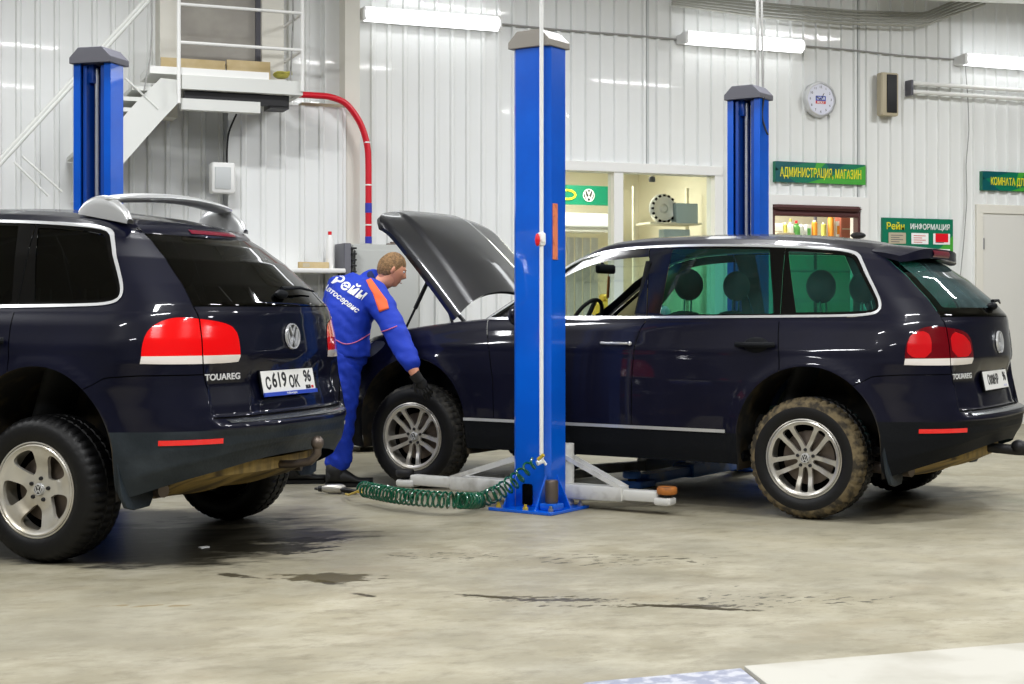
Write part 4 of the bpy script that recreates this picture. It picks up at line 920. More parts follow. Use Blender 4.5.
# ---- right-hand door
b = MB(); frame(b, D1[0]-.06, D1[1]+.06, -.06, dz_+.03, .09, WALL-.05, WALL+.12); struct(b.build('trim_2', 'cream', smooth=False, bevel=.004))
b = MB(); b.bb(D1[0]+.035, D1[1]-.03, WALL-.035, WALL+.02, .01, dz_-.06); d = struct(b.build('door_1', 'door', smooth=False, bevel=.004))
b = MB()
for zz in (.3, dz_-.45): b.tube([(D1[0]+.035, WALL-.045, zz), (D1[0]+.035, WALL-.045, zz+.12)], .012, 8)
b.build('door_hinge', 'steel', d)
# ---- signs
def sign(name, px0, py0, px1, py1, txt, lab, cut=None):
    a, c = on_wall(px0, py0, WALL-.05), on_wall(px1, py1, WALL-.05); w, h = c.x-a.x, a.z-c.z
    t = empty(name, ((a.x+c.x)/2, WALL-.05, c.z)); tag(t, lab, 'sign')
    b = MB(); b.bb(-w/2, w/2, 0, .05, 0, h); b.build('board', 'sgreen', t, smooth=False)
    b = MB()
    for pl, mi in (([(-.5, 0), (-.5, .7), (-.28, 0)], 0), ([(-.5, 1), (-.15, 1), (-.5, .55)], 0), ([(-.15, .0), (.5, .95), (.5, 0)], 1), ([(.05, 1), (.28, 1), (.12, .55)], 0), ([(-.05, 1), (.05, 1), (-.12, .2)], 1)):
        b.prism([(p[0]*w, p[1]*h) for p in pl], lambda p, k: (p[0], -.0015*(1+mi*.5)+.001*(1-k), p[1]), mi)
    b.build('triangle_pattern', ['steal', 'sgreen2'], t, smooth=False)
    return t, w, h
R_X, U_Z = (1, 0, 0), (0, 0, 1)
t, w, h = sign('office_sign', 775.5, 161, 865.5, 185, '', 'green sign with yellow lettering above the hatch')
text_mesh('lettering', 'АДМИНИСТРАЦИЯ, МАГАЗИН', h*.62, 'syel', t, (0, -.004, h*.46), R_X, U_Z, .001, bold=.0015)
for o_ in t.children:
    if o_.name.startswith('lettering'):
        xs_ = [v.co.x for v in o_.data.vertices]; k_ = w*.90/(max(xs_)-min(xs_)); o_.data.transform(Matrix.Diagonal((k_, 1, 1, 1)))
t, w, h = sign('room_sign', 982.5, 171, 1062, 193, '', 'green sign with yellow lettering above the pale door at the right')
o_ = text_mesh('lettering', 'КОМНАТА ДЛЯ КЛИЕНТОВ', h*.55, 'syel', t, (0, -.004, h*.46), R_X, U_Z, .001, bold=.0015)
xs_ = [v.co.x for v in o_.data.vertices]; k_ = w*.80/(max(xs_)-min(xs_)); o_.data.transform(Matrix.Diagonal((k_, 1, 1, 1)))
a, c = on_wall(882.5, 217.5, WALL-.05), on_wall(953, 262, WALL-.05); w, h = c.x-a.x, a.z-c.z
t = tag(empty('information_board', ((a.x+c.x)/2, WALL-.05, c.z)), 'green information board with paper sheets in pockets right of the hatch', 'notice board')
b = MB(); b.bb(-w/2, w/2, 0, .05, 0, h); b.build('board', 'sgreen', t, smooth=False)
b = MB(); b.prism([(.12*w, 0), (.5*w, 0), (.5*w, .62*h)], lambda p, k: (p[0], -.001*k, p[1])); b.build('triangle_pattern', 'sgreen2', t, smooth=False)
o_ = text_mesh('lettering', 'Рейн', h*.22, 'syel', t, (-w*.32, -.003, h*.80), R_X, U_Z, .001, bold=.001)
o_ = text_mesh('lettering', 'ИНФОРМАЦИЯ', h*.18, 'swhite', t, (0, -.003, h*.80), R_X, U_Z, .001, bold=.001); xs_ = [v.co.x for v in o_.data.vertices]; k_ = w*.56/(max(xs_)-min(xs_)); o_.data.transform(Matrix.Translation((w*.17, 0, 0)) @ Matrix.Diagonal((k_, 1, 1, 1)))
for i, (fx, mm) in enumerate(((-.30, 'tan'), (0.02, 'swhite'), (.33, 'swhite'))):
    for j, z_ in enumerate((.36, -.0)):
        b = MB(); b.bb((fx-.12)*w, (fx+.12)*w, -.008, -.004, z_*h+.02, (z_+.30)*h); o_ = b.build('paper_sheet', mm if j == 0 else 'swhite', t, smooth=False)
        b = MB()
        for q in range(4): b.bb((fx-.09)*w, (fx+(.08 if q % 2 else .03))*w, -.0095, -.008, (z_+.08+.05*q)*h, (z_+.095+.05*q)*h)
        b.build('printed_lines', 'pred' if i == 1 else 'cap', o_, smooth=False)
b = MB(); b.bb(.24*w, .42*w, -.012, -.009, .46*h, .66*h); b.build('red_card', 'redp', t, smooth=False)

# ---- clock, loudspeaker
p = on_wall(820, 99.5, WALL-.06); R_ = .178
t = tag(empty('wall_clock', (p.x, WALL-.06, p.z)), 'round wall clock with pale lilac face and silver rim', 'clock')
b = MB(); b.lathe([(R_*.86, -.01), (R_*.90, -.025), (R_*1.0, -.02), (R_*1.03, .0), (R_*1.0, .04), (0, .04)], n=60, ang=lambda j, k, r: r*(1+.02*math.cos(8*2*PI*k/60))); b.build('rim', 'satin', t)
b = MB(); b.lathe([(0, -.012), (R_*.87, -.012)], n=48); b.build('face', 'clockf', t)
for k in range(12): an = PI/2-2*PI*(k+1)/12; text_mesh('numeral', str(k+1), .034, 'ink', t, (R_*.70*math.cos(an), -.0135, R_*.70*math.sin(an)), R_X, U_Z, .0005)
b = MB(); b.bb(-.06, .06, -.014, -.0125, -.015, .035); b.build('blue_panel', 'pblue', t, smooth=False); b = MB(); b.bb(-.06, .06, -.014, -.0125, -.045, -.016); b.build('red_panel', 'pred', t, smooth=False)
text_mesh('panel_lettering', 'LIQUI', .038, 'swhite', t, (0, -.0145, .010), R_X, U_Z, .0005, bold=.001); text_mesh('panel_lettering', 'MOLY', .032, 'swhite', t, (0, -.0145, -.031), R_X, U_Z, .0005, bold=.001)
b = MB(); b.box((.02, -.017, .03), (.006, .002, .075), Matrix.Rotation(.5, 3, 'Y')); b.box((-.03, -.017, .012), (.006, .002, .06), Matrix.Rotation(-1.1, 3, 'Y')); b.build('clock_hands', 'ink', t, smooth=False)
a, c = on_wall(882, 72, WALL-.14), on_wall(899, 116, WALL-.14)
t = tag(empty('wall_loudspeaker', ((a.x+c.x)/2, WALL-.14, c.z)), 'narrow black and tan column loudspeaker on the wall right of the clock', 'loudspeaker'); w, h = c.x-a.x, a.z-c.z
b = MB(); b.cbox(-w/2, w/2, 0, .10, 0, h, .012); b.build('cabinet', 'tan', t); b = MB(); b.cbox(-w*.22, w*.36, -.012, .004, .03, h-.02, .004); b.build('grille', 'blackg', t)
b = MB(); b.bb(-.02, .02, .10, .14, .08, .2); b.build('wall_bracket', 'cap', t, smooth=False)

# ---- tube lamps on the wall
def tube_lamp(p0, p1, y, lab, lit=True):
    a, c = on_wall(*p0, y), on_wall(*p1, y); z = (a.z+c.z)/2; L_ = c.x-a.x
    t = tag(empty('tube_lamp', ((a.x+c.x)/2, y, z)), lab, 'lamp', 'tube lamps along the wall'); 
    b = MB(); b.cbox(-L_/2, L_/2, .02, .15, -.045, .045, .01); b.build('lamp_housing', 'tubeoff', t)
    b = MB(); b.tube([(-L_/2+.03, -.01, 0), (L_/2-.03, -.01, 0)], .066, 16); b.build('glowing_tube', 'tube', t)
    for s_ in (-1, 1): b = MB(); b.cbox(s_*(L_/2-.02)-.02, s_*(L_/2-.02)+.02, -.065, .05, -.058, .058, .012); b.build('end_cap', 'tubeoff', t)
    return t, L_, z
for p0, p1, lab in (((361, 16), (500, 22.5), 'glowing tube lamp on the wall left of the near blue post'), ((683, 39.5), (803, 45), 'glowing tube lamp on the wall beside the clock'), ((962, 60), (1085, 68), 'glowing tube lamp on the wall above the pale door')):
    t, L_, z = tube_lamp(p0, p1, WALL-.16, lab)
    pass
# lamps hanging under the roof (rows over the bays)
for i, (x, y) in enumerate([(x, y) for y in (1.6, 5.4, 9.8) for x in (-3.4, 1.2, 5.8, 10.4)]):
    t = tag(empty('ceiling_lamp', (x, y, 4.75), -.12), 'twin tube lamp hanging under the roof in the %s row, %s' % ({1.6: 'nearest', 5.4: 'middle', 9.8: 'rear'}[y], {-3.4: 'leftmost', 1.2: 'second from left', 5.8: 'third from left', 10.4: 'rightmost'}[x]), 'lamp', 'lamps under the roof')
    b = MB(); b.cbox(-.75, .75, -.12, .12, .03, .10, .01); b.build('lamp_housing', 'tubeoff', t)
    for s_ in (-.06, .06): b = MB(); b.tube([(-.70, s_, 0), (.70, s_, 0)], .02, 10); b.build('glowing_tube', 'tube', t)
    b = MB()
    for s_ in (-.6, .6): b.tube([(s_, 0, .10), (s_, 0, .85)], .006, 6)
    b.build('hanger', 'grey', t)
    l = area('ceiling_tube_light', (x, y, 4.70), 1.45, .20, 92); l.rotation_euler = (0, 0, -.12)

# ---- cables and conduits along the top of the wall
def wire(name, pts, r, m, lab, cat='cable', y=WALL-.025, n=8):
    P = []
    for i in range(len(pts)-1):
        a, c = pts[i], pts[i+1]
        for k in range(6): P.append(on_wall(a[0]+(c[0]-a[0])*k/6, a[1]+(c[1]-a[1])*k/6, y))
    P.append(on_wall(*pts[-1], y)); q = [P[0]]+[(P[i-1]+P[i]*2+P[i+1])/4 for i in range(1, len(P)-1)]+[P[-1]]
    b = MB(); b.tube(q, r, n); return tag(b.build(name, m), lab, cat)
wire('lamp_cable', [(500, 24), (560, 30), (640, 36), (683, 40)], .010, 'grey', 'grey cable between the first and second glowing wall lamps')
wire('lamp_cable', [(803, 46), (850, 50), (905, 56), (962, 60)], .010, 'grey', 'grey cable from the middle wall lamp to the right one')
for k in range(5):
    wire('conduit', [(672, -5+k*2.4), (768, 4+k*3.4), (850, 11+k*3.2), (924, 14+k*2.9), (948, 4+k*3), (985, -12+k*4)], .013, 'bundle', 'grey conduit in the bundle under the roof, %s' % ('topmost', 'second from top', 'middle one', 'second from bottom', 'lowest')[k], 'conduit', WALL-.045-.026*k)
wire('hanging_wire', [(965, 62), (968, 100), (969, 130), (966, 165), (967, 200), (964, 240), (960, 280)], .005, 'grey', 'thin grey wire hanging loosely down the wall left of the pale door', y=WALL-.06)
b = MB(); p0, p1 = on_wall(912, 83, WALL-.10), on_wall(1070, 94, WALL-.10)
for dz__ in (0, -.09): b.tube([(p0.x, p0.y, p0.z+dz__), (p1.x, p1.y, p0.z+dz__)], .022, 8)
t = tag(b.build('white_rail', 'whitep'), 'pair of white rails fixed to the wall right of the loudspeaker', 'rail'); b = MB(); b.cbox(p0.x-.03, p0.x+.0, WALL-.13, WALL-.0, p0.z-.13, p0.z+.03, .006); b.build('end_bracket', 'cap', t)
for k_, px in enumerate((882, 908, 932, 955)):
    pass
t = tag(empty('roof_beam', on_wall(975, 0, 12.0)), 'white roof beam crossing the top right corner', 'beam'); q = on_wall(960, 10, 12.2)
b = MB(); b.box((1.3, .3, .28), (3.2, .16, .24), Matrix.Rotation(-.05, 3, 'Y')); b.build('beam', 'whitep', t, smooth=False); b = MB(); b.box((1.3, .3, .15), (3.2, .26, .03), Matrix.Rotation(-.05, 3, 'Y')); b.build('flange', 'whitep', t, smooth=False)

# ================================================================== left side: stair, landing, cladding, pipe
X = lambda px, py=60, y=WALL: on_wall(px, py, y).x
Zw = lambda px, py, y=WALL: on_wall(px, py, y).z
def colm(px0, px1, y0, name, m, z0=0, z1=5.6, d=.3): b = MB(); b.bb(X(px0, 60, y0), X(px1, 60, y0), y0, y0+d, z0, z1); return struct(b.build(name, m, smooth=False, bevel=.004))
colm(345, 360, 12.72, 'trim_3', 'cream'); colm(160, 177.5, 12.75, 'trim_4', 'cream', 2.85); colm(262, 284, 12.75, 'trim_5', 'cream', 2.6); colm(325, 346, 12.9, 'trim_6', 'wall', 2.6, d=.1)
b = MB(); b.bb(X(177, 20, 12.85), X(263, 20, 12.85), 12.85, 12.95, Zw(200, 62, 12.85), 5.4); d = struct(b.build('door_2', 'taup', smooth=False))
b = MB(); b.bb(X(262, 20, 12.8)-.05, X(262, 20, 12.8), 12.80, 12.86, Zw(200, 62, 12.85), 5.4); b.build('door_frame', 'cap', d, smooth=False)
# lower cladding in front of the wall under the landing
b = MB(); zt_ = Zw(290, 105, 12.7); ribbed(b, X(228, 150, 12.7), X(346, 150, 12.7), 0, zt_, 12.7, .17, .016); b.bb(X(228, 150, 12.7), X(346, 150, 12.7), 12.71, 12.99, zt_-.01, zt_); struct(b.build('wall_cladding', 'wall', smooth=False, fix=False))
b = MB(); b.bb(X(300, 100, 12.8), X(342, 104, 12.8), 12.74, 12.86, zt_, zt_+.035); tag(b.build('timber_scrap', 'tan', smooth=False, bevel=.004), 'rough plank with red paint lying on the cladding top under the red pipe', 'plank')
# landing
Y0 = 12.15; zl = Zw(240, 76, Y0)
t = tag(empty('stair_landing', (X(240, 80, Y0), Y0, zl-.3)), 'grey steel landing of the stair with white railing', 'landing'); lx0, lx1 = X(182, 80, Y0)-t.location.x, X(303, 84, Y0)-t.location.x; zz = zl-t.location.z
b = MB(); b.bb(lx0-.25, lx1-.28, .02, .55, zz-.015, zz+.045); b.build('deck', 'whitep', t, smooth=False)
b = MB(); b.bb(lx0, lx1, 0, .05, zz-.13, zz-.015); b.bb(lx1-.05, lx1, .05, .55, zz-.13, zz-.015); b.build('edge_beam', 'stair', t, smooth=False, bevel=.003)
b = MB(); b.bb(lx0+.03, lx1-.12, .06, .12, zz-.22, zz-.13); b.bb(lx1-.26, lx1-.10, .07, .3, zz-.24, zz-.13); b.build('gap_shade_bar', 'darksteel', t, smooth=False)  # dark bars standing in for the shade beneath the edge beam
b = MB(); b.bb(lx0, lx1-.35, .03, .12, zz-.29, zz-.20); b.build('lower_flange', 'stair', t, smooth=False)
for px in (178.5, 302):
    x = X(px, 60, Y0)-t.location.x; b = MB(); b.tube([(x, -.015, zz-(.25 if px < 200 else .1)), (x, -.015, zz+1.15)], .016, 8); b.build('railing_post', 'whitep', t)
for py in (9, 46.5):
    z1 = Zw(240, py, Y0)-t.location.z; x0, x1 = X(178.5, 60, Y0)-t.location.x, X(302, 60, Y0)-t.location.x
    b = MB(); b.tube([(x0, -.015, z1), (x1, -.015, z1)], .014, 8); b.tube([(x1, -.015, z1), (x1, .62, z1)], .014, 8); b.build('railing_bar', 'whitep', t)
b = MB(); b.tube([(X(298, 60, Y0)-t.location.x, .2, zz+1.2), (X(299, 60, Y0)-t.location.x, .2, zz+.5), (X(296, 60, Y0)-t.location.x, .2, zz)], .008, 6); b.build('railing_wire', 'grey', t)
for i, (px0, px1) in enumerate(((161, 226), (227, 271))):
    y = 12.62; b = MB(); b.bb(X(px0, 60, y), X(px1, 60, y)-.006, y, y+.03, zl+.05, Zw(px0, 57, y) if i == 0 else Zw(px0, 59.5, y)); tag(b.build('kick_board', 'osb', smooth=False), ('left' if i == 0 else 'right')+' tan plywood board standing on the landing under the taupe door', 'board')
b = MB(); b.ball((0, 0, .03), (.07, .05, .035), 12); b.tube([(-.05, 0, .03), (.09, -.02, .05)], .018, 8); o = tag(b.build('rag', 'pk3', loc=(X(281, 68, 12.45), 12.45, zl+.045)), 'crumpled olive rag at the right end of the landing', 'rag')
# stair flight
t = tag(empty('stair_flight', fl(-3.3, 11.7)), 'grey steel stair flight running down behind the left blue post', 'stair'); o0 = t.location
YS = 12.2
def PS(px, py, dy=0): p = on_wall(px, py, YS); return Vector((p.x, p.y+dy, p.z))-o0
for s_, nm in ((0, 'stringer'), (.75, 'stringer')):
    pl = [PS(p_[0], p_[1]) for p_ in ((161, 78), (180, 80), (180, 101), (160, 122), (124, 163), (96, 196), (80, 196), (95, 150), (125, 115), (140, 98))]
    b = MB(); b.prism([(p.x, p.z) for p in pl], lambda p, k: (p[0], YS-o0.y+s_+.012*k, p[1])); b.build(nm, 'stair', t, smooth=False)
for k in range(7):
    p = PS(150-9.2*k, 88+10.5*k); b = MB(); b.bb(p.x-.14, p.x+.12, YS-o0.y+.012, YS-o0.y+.75, p.z-.02, p.z+.012); b.build('tread', 'stair', t, smooth=False)
for dx in (0, 4.5):
    b = MB(); b.tube([PS(148+dx, -3), PS(-6+dx, 166)], .016, 8); b.build('handrail', 'stair', t)
for a_, c_ in (((125, 78), (158, 109)), ((22, 156), (62, 192)), ((14, 162), (48, 196))): b = MB(); b.tube([PS(*a_), PS(*c_)], .009, 6); b.build('baluster', 'stair', t)
b = MB(); b.tube([PS(*q, -.05) for q in ((150, 0), (151, 30), (149, 60), (145, 82), (143, 92))], .006, 6); b.build('stair_wire', 'grey', t)
# red pipe
def bez(pts, n=10):
    P = []
    for i in range(len(pts)-1):
        p0 = pts[max(i-1, 0)]; p1, p2 = pts[i], pts[i+1]; p3 = pts[min(i+2, len(pts)-1)]
        for k in range(n):
            s_ = k/n; P.append(tuple(.5*((2*b_)+(-a_+c_)*s_+(2*a_-5*b_+4*c_-d_)*s_*s_+(-a_+3*b_-3*c_+d_)*s_**3) for a_, b_, c_, d_ in zip(p0, p1, p2, p3)))
    P.append(pts[-1]); return P
YP = 12.6
pp = bez([(298, 94.5), (315, 95.5), (330, 97), (345, 103), (356, 116), (363, 130), (367.5, 148), (368.5, 170), (368.5, 205), (368.5, 243)])
t = empty('red_pipe', on_wall(368, 243, YP)); tag(t, 'red pipe bending down from the landing beside the beige column', 'pipe'); P = [on_wall(a_, c_, YP)-t.location for a_, c_ in pp]
b = MB(); b.tube(P, .028, 12); b.build('pipe', 'redpipe', t)
for py, hh in ((208, 5), (240, 3.5)):
    q = on_wall(368.5, py, YP)-t.location; b = MB(); b.tube([q+Vector((0, 0, -hh*.0085)), q+Vector((0, 0, hh*.0085))], .0305, 12); b.build('blue_band', 'bluep', t)
for py in (142.5, 185, 225): q = on_wall(367 if py < 150 else 368.5, py, YP)-t.location; b = MB(); b.tube([q-Z_*.006, q+Z_*.006], .0315, 12); b.build('pipe_clip', 'swhite', t)
# white box with wire
a, c = on_wall(212, 162, 12.55), on_wall(235.5, 193, 12.55)
t = tag(empty('junction_box', ((a.x+c.x)/2, 12.55, c.z)), 'square white box on the ribbed wall with a thin black wire', 'box'); w, h = c.x-a.x, a.z-c.z
b = MB(); b.cbox(-w/2, w/2, 0, .14, 0, h, .012); b.build('housing', 'whitep', t); b = MB(); b.cbox(-w*.38, w*.30, -.008, .01, h*.12, h*.85, .004); b.build('front_panel', 'wallg', t)
b = MB(); b.tube([on_wall(x_, y_, 12.62)-t.location for x_, y_ in bez([(227, 163), (227, 150), (229, 132), (236.5, 114)], 6)], .008, 6); b.build('wire', 'darksteel', t)
# shelf with level and bottle, grey cabinet, radiator
Y1 = 12.35
a, c = on_wall(300, 268, Y1), on_wall(346, 273, Y1)
t = tag(empty('wall_shelf', ((a.x+c.x)/2, Y1, c.z)), 'white wall shelf behind the open tailgate corner of the left car', 'shelf'); b = MB(); b.cbox(a.x-t.location.x-.8, c.x-t.location.x, 0, .33, 0, a.z-c.z, .008); b.build('board', 'whitep', t); b = MB(); b.bb(-.9, -.86, .05, .33, -.25, 0); b.bb(.1, .14, .05, .33, -.25, 0); b.build('bracket', 'wallg', t, smooth=False)
zs_ = a.z
t = tag(empty('spirit_level', (on_wall(317, 262, Y1).x, Y1+.12, zs_)), 'short yellow wooden box on the white wall shelf', 'box'); b = MB(); b.cbox(-.13, .13, -.03, .03, 0, .055, .004); b.build('body', 'osb', t); b = MB(); b.bb(-.10, -.04, -.032, -.03, .012, .045); b.build('printed_mark', 'tan', t, smooth=False)
t = tag(empty('spray_bottle', (on_wall(334.5, 262, Y1).x, Y1+.15, zs_)), 'tall white bottle with a red cap on the wall shelf', 'bottle'); b = MB(); b.lathe([(0, 0), (.035, 0), (.036, .12), (.034, .24), (.018, .29), (0, .29)], axis='Z', n=20); b.build('body', 'towel', t); b = MB(); b.lathe([(.016, .28), (.017, .32), (0, .32)], axis='Z', n=14); b.build('cap', 'redp', t)
a, c = on_wall(352, 244, 12.5), on_wall(420, 330, 12.5)
t = tag(empty('steel_cabinet', ((a.x+c.x)/2, 12.5, 0)), 'large light grey steel cabinet behind the mechanic', 'cabinet'); w, h = c.x-a.x, a.z
b = MB(); b.cbox(-w/2, w/2, 0, .42, .05, h, .01); b.build('body', 'cabinet', t); b = MB(); b.cbox(-w/2+.02, w/2-.02, -.02, .01, .1, h-.05, .006); dd = b.build('door', 'cabinet', t); b = MB(); b.tube([(w/2-.12, -.045, h*.5), (w/2-.12, -.045, h*.5+.15)], .01, 8); b.build('handle', 'satin', dd)
t2 = tag(empty('small_bracket', (on_wall(397, 241, 12.6).x, 12.7, h)), 'small brown clamp lying on the grey steel cabinet', 'clamp'); b = MB(); b.cbox(-.06, .06, -.03, .03, 0, .02, .005); b.cbox(-.03, .05, -.02, .02, .02, .035, .004); b.build('body', 'brake', t2)
a, c = on_wall(345, 243, 12.4), on_wall(351, 330, 12.4)
t = tag(empty('wall_heater', ((a.x+c.x)/2, 12.4, .3)), 'narrow dark finned panel at the left side of the grey cabinet', 'heater'); b = MB(); b.cbox(-.035, .03, 0, .3, 0, a.z-.3, .006); b.build('body', 'cap', t)
b = MB()
for k in range(16): b.bb(.03, .075, -.01, .28, a.z-.3-.05-.05*k, a.z-.3-.035-.05*k)
b.build('fins', 'darksteel', t, smooth=False)

# ================================================================== two-post lifts
YAW_POST = -.60-ALPHA
def make_post(name, X_, Zt, yaw, lab, dress):
    t = tag(empty(name, fl(X_, Zt), yaw), lab, 'lift post', 'posts of the two-post lifts'); w, d, H_, th = .275, .19, 2.895, .012
    # open towards local +Y: back plate, sides, returned flanges with chamfered corners
    sec = [(-w/2+.05, d/2), (-w/2, d/2), (-w/2, -d/2+.03), (-w/2+.03, -d/2), (w/2-.03, -d/2), (w/2, -d/2+.03), (w/2, d/2), (w/2-.05, d/2)]
    inn = [(w/2-.05, d/2-th), (w/2-th, d/2-th), (w/2-th, -d/2+.035), (w/2-.035, -d/2+th), (-w/2+.035, -d/2+th), (-w/2+th, -d/2+.035), (-w/2+th, d/2-th), (-w/2+.05, d/2-th)]
    b = MB(); pl = sec+inn; n = len(pl); vs = [(x, y, .02) for x, y in pl]+[(x, y, H_-.02) for x, y in pl]; fs = [(i, (i+1) % n, n+(i+1) % n, n+i) for i in range(n)]
    b.add(vs, fs); b.build('column', 'blue', t, angle=30)
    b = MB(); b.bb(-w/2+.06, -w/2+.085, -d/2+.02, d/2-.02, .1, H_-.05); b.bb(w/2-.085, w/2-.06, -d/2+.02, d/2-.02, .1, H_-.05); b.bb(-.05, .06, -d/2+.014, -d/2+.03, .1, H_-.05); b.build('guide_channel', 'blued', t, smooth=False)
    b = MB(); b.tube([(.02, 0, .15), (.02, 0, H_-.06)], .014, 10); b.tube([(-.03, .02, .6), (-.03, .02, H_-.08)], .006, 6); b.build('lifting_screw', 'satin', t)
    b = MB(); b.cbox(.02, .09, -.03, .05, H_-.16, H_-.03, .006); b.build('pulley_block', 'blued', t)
    b = MB(); q = [(-w/2-.015, H_-.04), (-w/2-.015, H_+.0), (-w/2+.05, H_+.065), (w/2-.05, H_+.065), (w/2+.015, H_+.0), (w/2+.015, H_-.04)]
    b.prism(q, lambda p, k: (p[0], (-d/2-.02) if k == 0 else d/2+.03, p[1])); b.build('top_cap', dress['cap'], t, bevel=.004, smooth=False)
    b = MB(); b.prism([(-.20, -.26), (.26, -.26), (.26, .18), (-.20, .18)], lambda p, k: (p[0], p[1], .001+.018*k)); b.build('base_plate', 'blue', t, smooth=False, bevel=.003)
    for (gx, gy, ex, ey) in ((-w/2+.02, -d/2, 0, -.12), (w/2-.02, -d/2, 0, -.12), (-w/2, 0, -.06, 0), (w/2, 0, .10, 0)):
        b = MB(); pr = [(0, .019), (1, .019), (0, .22)]
        b.prism(pr, lambda p, k: (gx+ex*p[0]+(.006*(2*k-1) if ex == 0 else 0), gy+ey*p[0]+(.006*(2*k-1) if ey == 0 else 0), p[1])); b.build('gusset', 'blue', t, smooth=False)
    for bx, by in ((-.15, -.22), (.05, -.22), (.22, -.20), (.22, .14), (-.16, .14)):
        b = MB(); b.lathe([(0, .05), (.010, .05), (.010, .035), (.018, .034), (.018, .019), (0, .019)], axis='Z', c=(bx, by, 0), n=6); b.build('anchor_bolt', 'yel' if bx < .1 else 'steel', t, smooth=False)
    # carriage at the bottom
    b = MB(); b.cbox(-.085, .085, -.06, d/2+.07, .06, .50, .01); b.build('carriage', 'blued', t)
    return t
pA = make_post('lift_post', -2.735, 9.95, -.27-ALPHA+PI, 'blue lift post at the left behind the car with plate 619', dict(cap='cap'))
pB = make_post('lift_post', .165, 9.34, YAW_POST, 'tall blue lift post in the centre in front of the right car', dict(cap='capl'))
pC = make_post('lift_post', 1.835, 11.62, YAW_POST+PI, 'blue lift post standing behind the roof of the right car', dict(cap='cap'))
# dressing of the centre post (local frame: -Y is the side we see)
b = MB(); b.box((.13, -.135, 1.58), (.0, 0, 0)); 
rotp = Matrix.Rotation(0, 3, 'Z')
b = MB(); b.cbox(.139, .143, -.055, .0, 1.545, 1.89, .001); b.build('orange_label', 'orange', pB, smooth=False)
b = MB(); b.cbox(.13, .24, -.19, -.08, .02, .06, .006); b.build('foot_bracket', 'blue', pB); b = MB(); b.lathe([(0, .20), (.036, .20), (.04, .19), (.04, .07), (.036, .06), (0, .06)], axis='Z', c=(.185, -.135, 0), n=24); b.build('rusty_sleeve', 'brake', pB)
b = MB(); b.cbox(-.05, .02, -.101, -.095, .03, .16, .012); b.build('cable_slot', 'gap', pB)
# white drop pipe with red valve in front of the centre post
def px_on(px, py, t): return at_depth(px, py, t)
TD = 9.12
p0, p1 = px_on(540.5, -25, TD), px_on(541.5, 455, TD)
t = tag(empty('air_drop_pipe', Vector((p1.x, p1.y, p1.z))), 'thin white vertical air pipe in front of the centre blue post', 'pipe')
b = MB(); b.tube([(0, 0, 0), (0, 0, 5.58-p1.z)], .0125, 12); b.build('pipe', 'hosew', t)
zv = px_on(540, 240, TD).z-p1.z
b = MB(); b.cbox(-.022, .022, -.022, .022, zv-.035, zv+.045, .008); b.tube([(0, -.03, zv), (0, .03, zv)], .014, 10); b.build('valve_body', 'hosew', t)
b = MB(); b.ball((-.032, -.012, zv), (.016, .016, .04), 12); b.build('valve_handle', 'redp', t)
b = MB(); b.tube([(0, 0, -.01), (.0, 0, -.04), (-.03, 0, -.05)], .016, 10); b.tube([(.0, 0, -.02), (.03, 0, -.06)], .009, 8); b.build('outlet', 'hosew', t)
# conduit above the rear post
q = at_depth(757.5, 88, 11.66); b = MB(); b.tube([(q.x, q.y, q.z-.02), (q.x, q.y, 5.6)], .014, 8); b.tube([(q.x+.05, q.y, q.z-.02), (q.x+.03, q.y, 4.0), (q.x+.03, q.y, 5.6)], .010, 8); tag(b.build('steel_conduit', 'grey'), 'grey conduit rising from the cap of the rear blue post', 'conduit')
b = MB(); b.tube([at_depth(x_, y_, 11.5) for x_, y_ in bez([(764, 97), (762, 115), (765, 128), (768, 135)], 6)], .008, 6); tag(b.build('hanging_cable', 'darksteel'), 'short black cable hooked on the right flank of the rear blue post', 'cable')
# ---- lift arms: pairs swing out from the posts under the right car
def arm(post, P0, P1, m, pad, w=.11, lab=None):
    """box-section arm lying low from the carriage P0 to its tip P1 (ground points); a part of its post"""
    d = P1-P0; L_ = d.length; yaw = math.atan2(d.y, d.x)
    b = MB(); b.cbox(0, L_*.60, -w/2, w/2, .06, .15, .008); b.lathe([(0, .40), (.05, .40), (.05, .02), (0, .02)], axis='Z', n=20); t = b.build('swing_arm', m, post, bevel=.002)
    t.matrix_local = (Matrix.Translation(post.location) @ Matrix.Rotation(post.rotation_euler.z, 4, 'Z')).inverted() @ Matrix.Translation(P0) @ Matrix.Rotation(yaw, 4, 'Z')
    if lab: t['label'] = lab
    b = MB(); b.cbox(L_*.42, L_*.93, -w*.36, w*.36, .07, .135, .006); b.build('inner_beam', m, t)
    b = MB(); b.cbox(L_*.90, L_+.04, -w*.5, w*.5, .055, .10, .01); b.build('tip_plate', m, t)
    for s_ in (-1, 1): b = MB(); b.prism([(.0, .34), (.0, .31), (L_*.56, .135), (L_*.60, .15)], lambda p, k: (p[0], s_*w*.42+.01*(k-.5), p[1])); b.build('brace', m, t, smooth=False)
    b = MB(); b.lathe([(0, .125), (.028, .125), (.028, .09), (0, .09)], axis='Z', c=(L_, 0, 0), n=20); b.build('pad_screw', 'darksteel', t)
    b = MB(); b.lathe([(0, .165), (.055, .165), (.062, .155), (.062, .13), (.055, .12), (0, .12)], axis='Z', c=(L_, 0, 0), n=28); b.build('lifting_pad', pad, t)
    return t
arm(pB, fl(.34, 9.40), on_floor(667, 514, 0), 'armw', 'rust', lab='white arm with orange pad')
arm(pB, fl(.12, 9.50), on_floor(405, 494, 0), 'armw', 'darksteel', lab='white arm')
arm(pC, fl(1.72, 11.46), fl(.42, 10.55), 'armw', 'darksteel', lab='white arm')
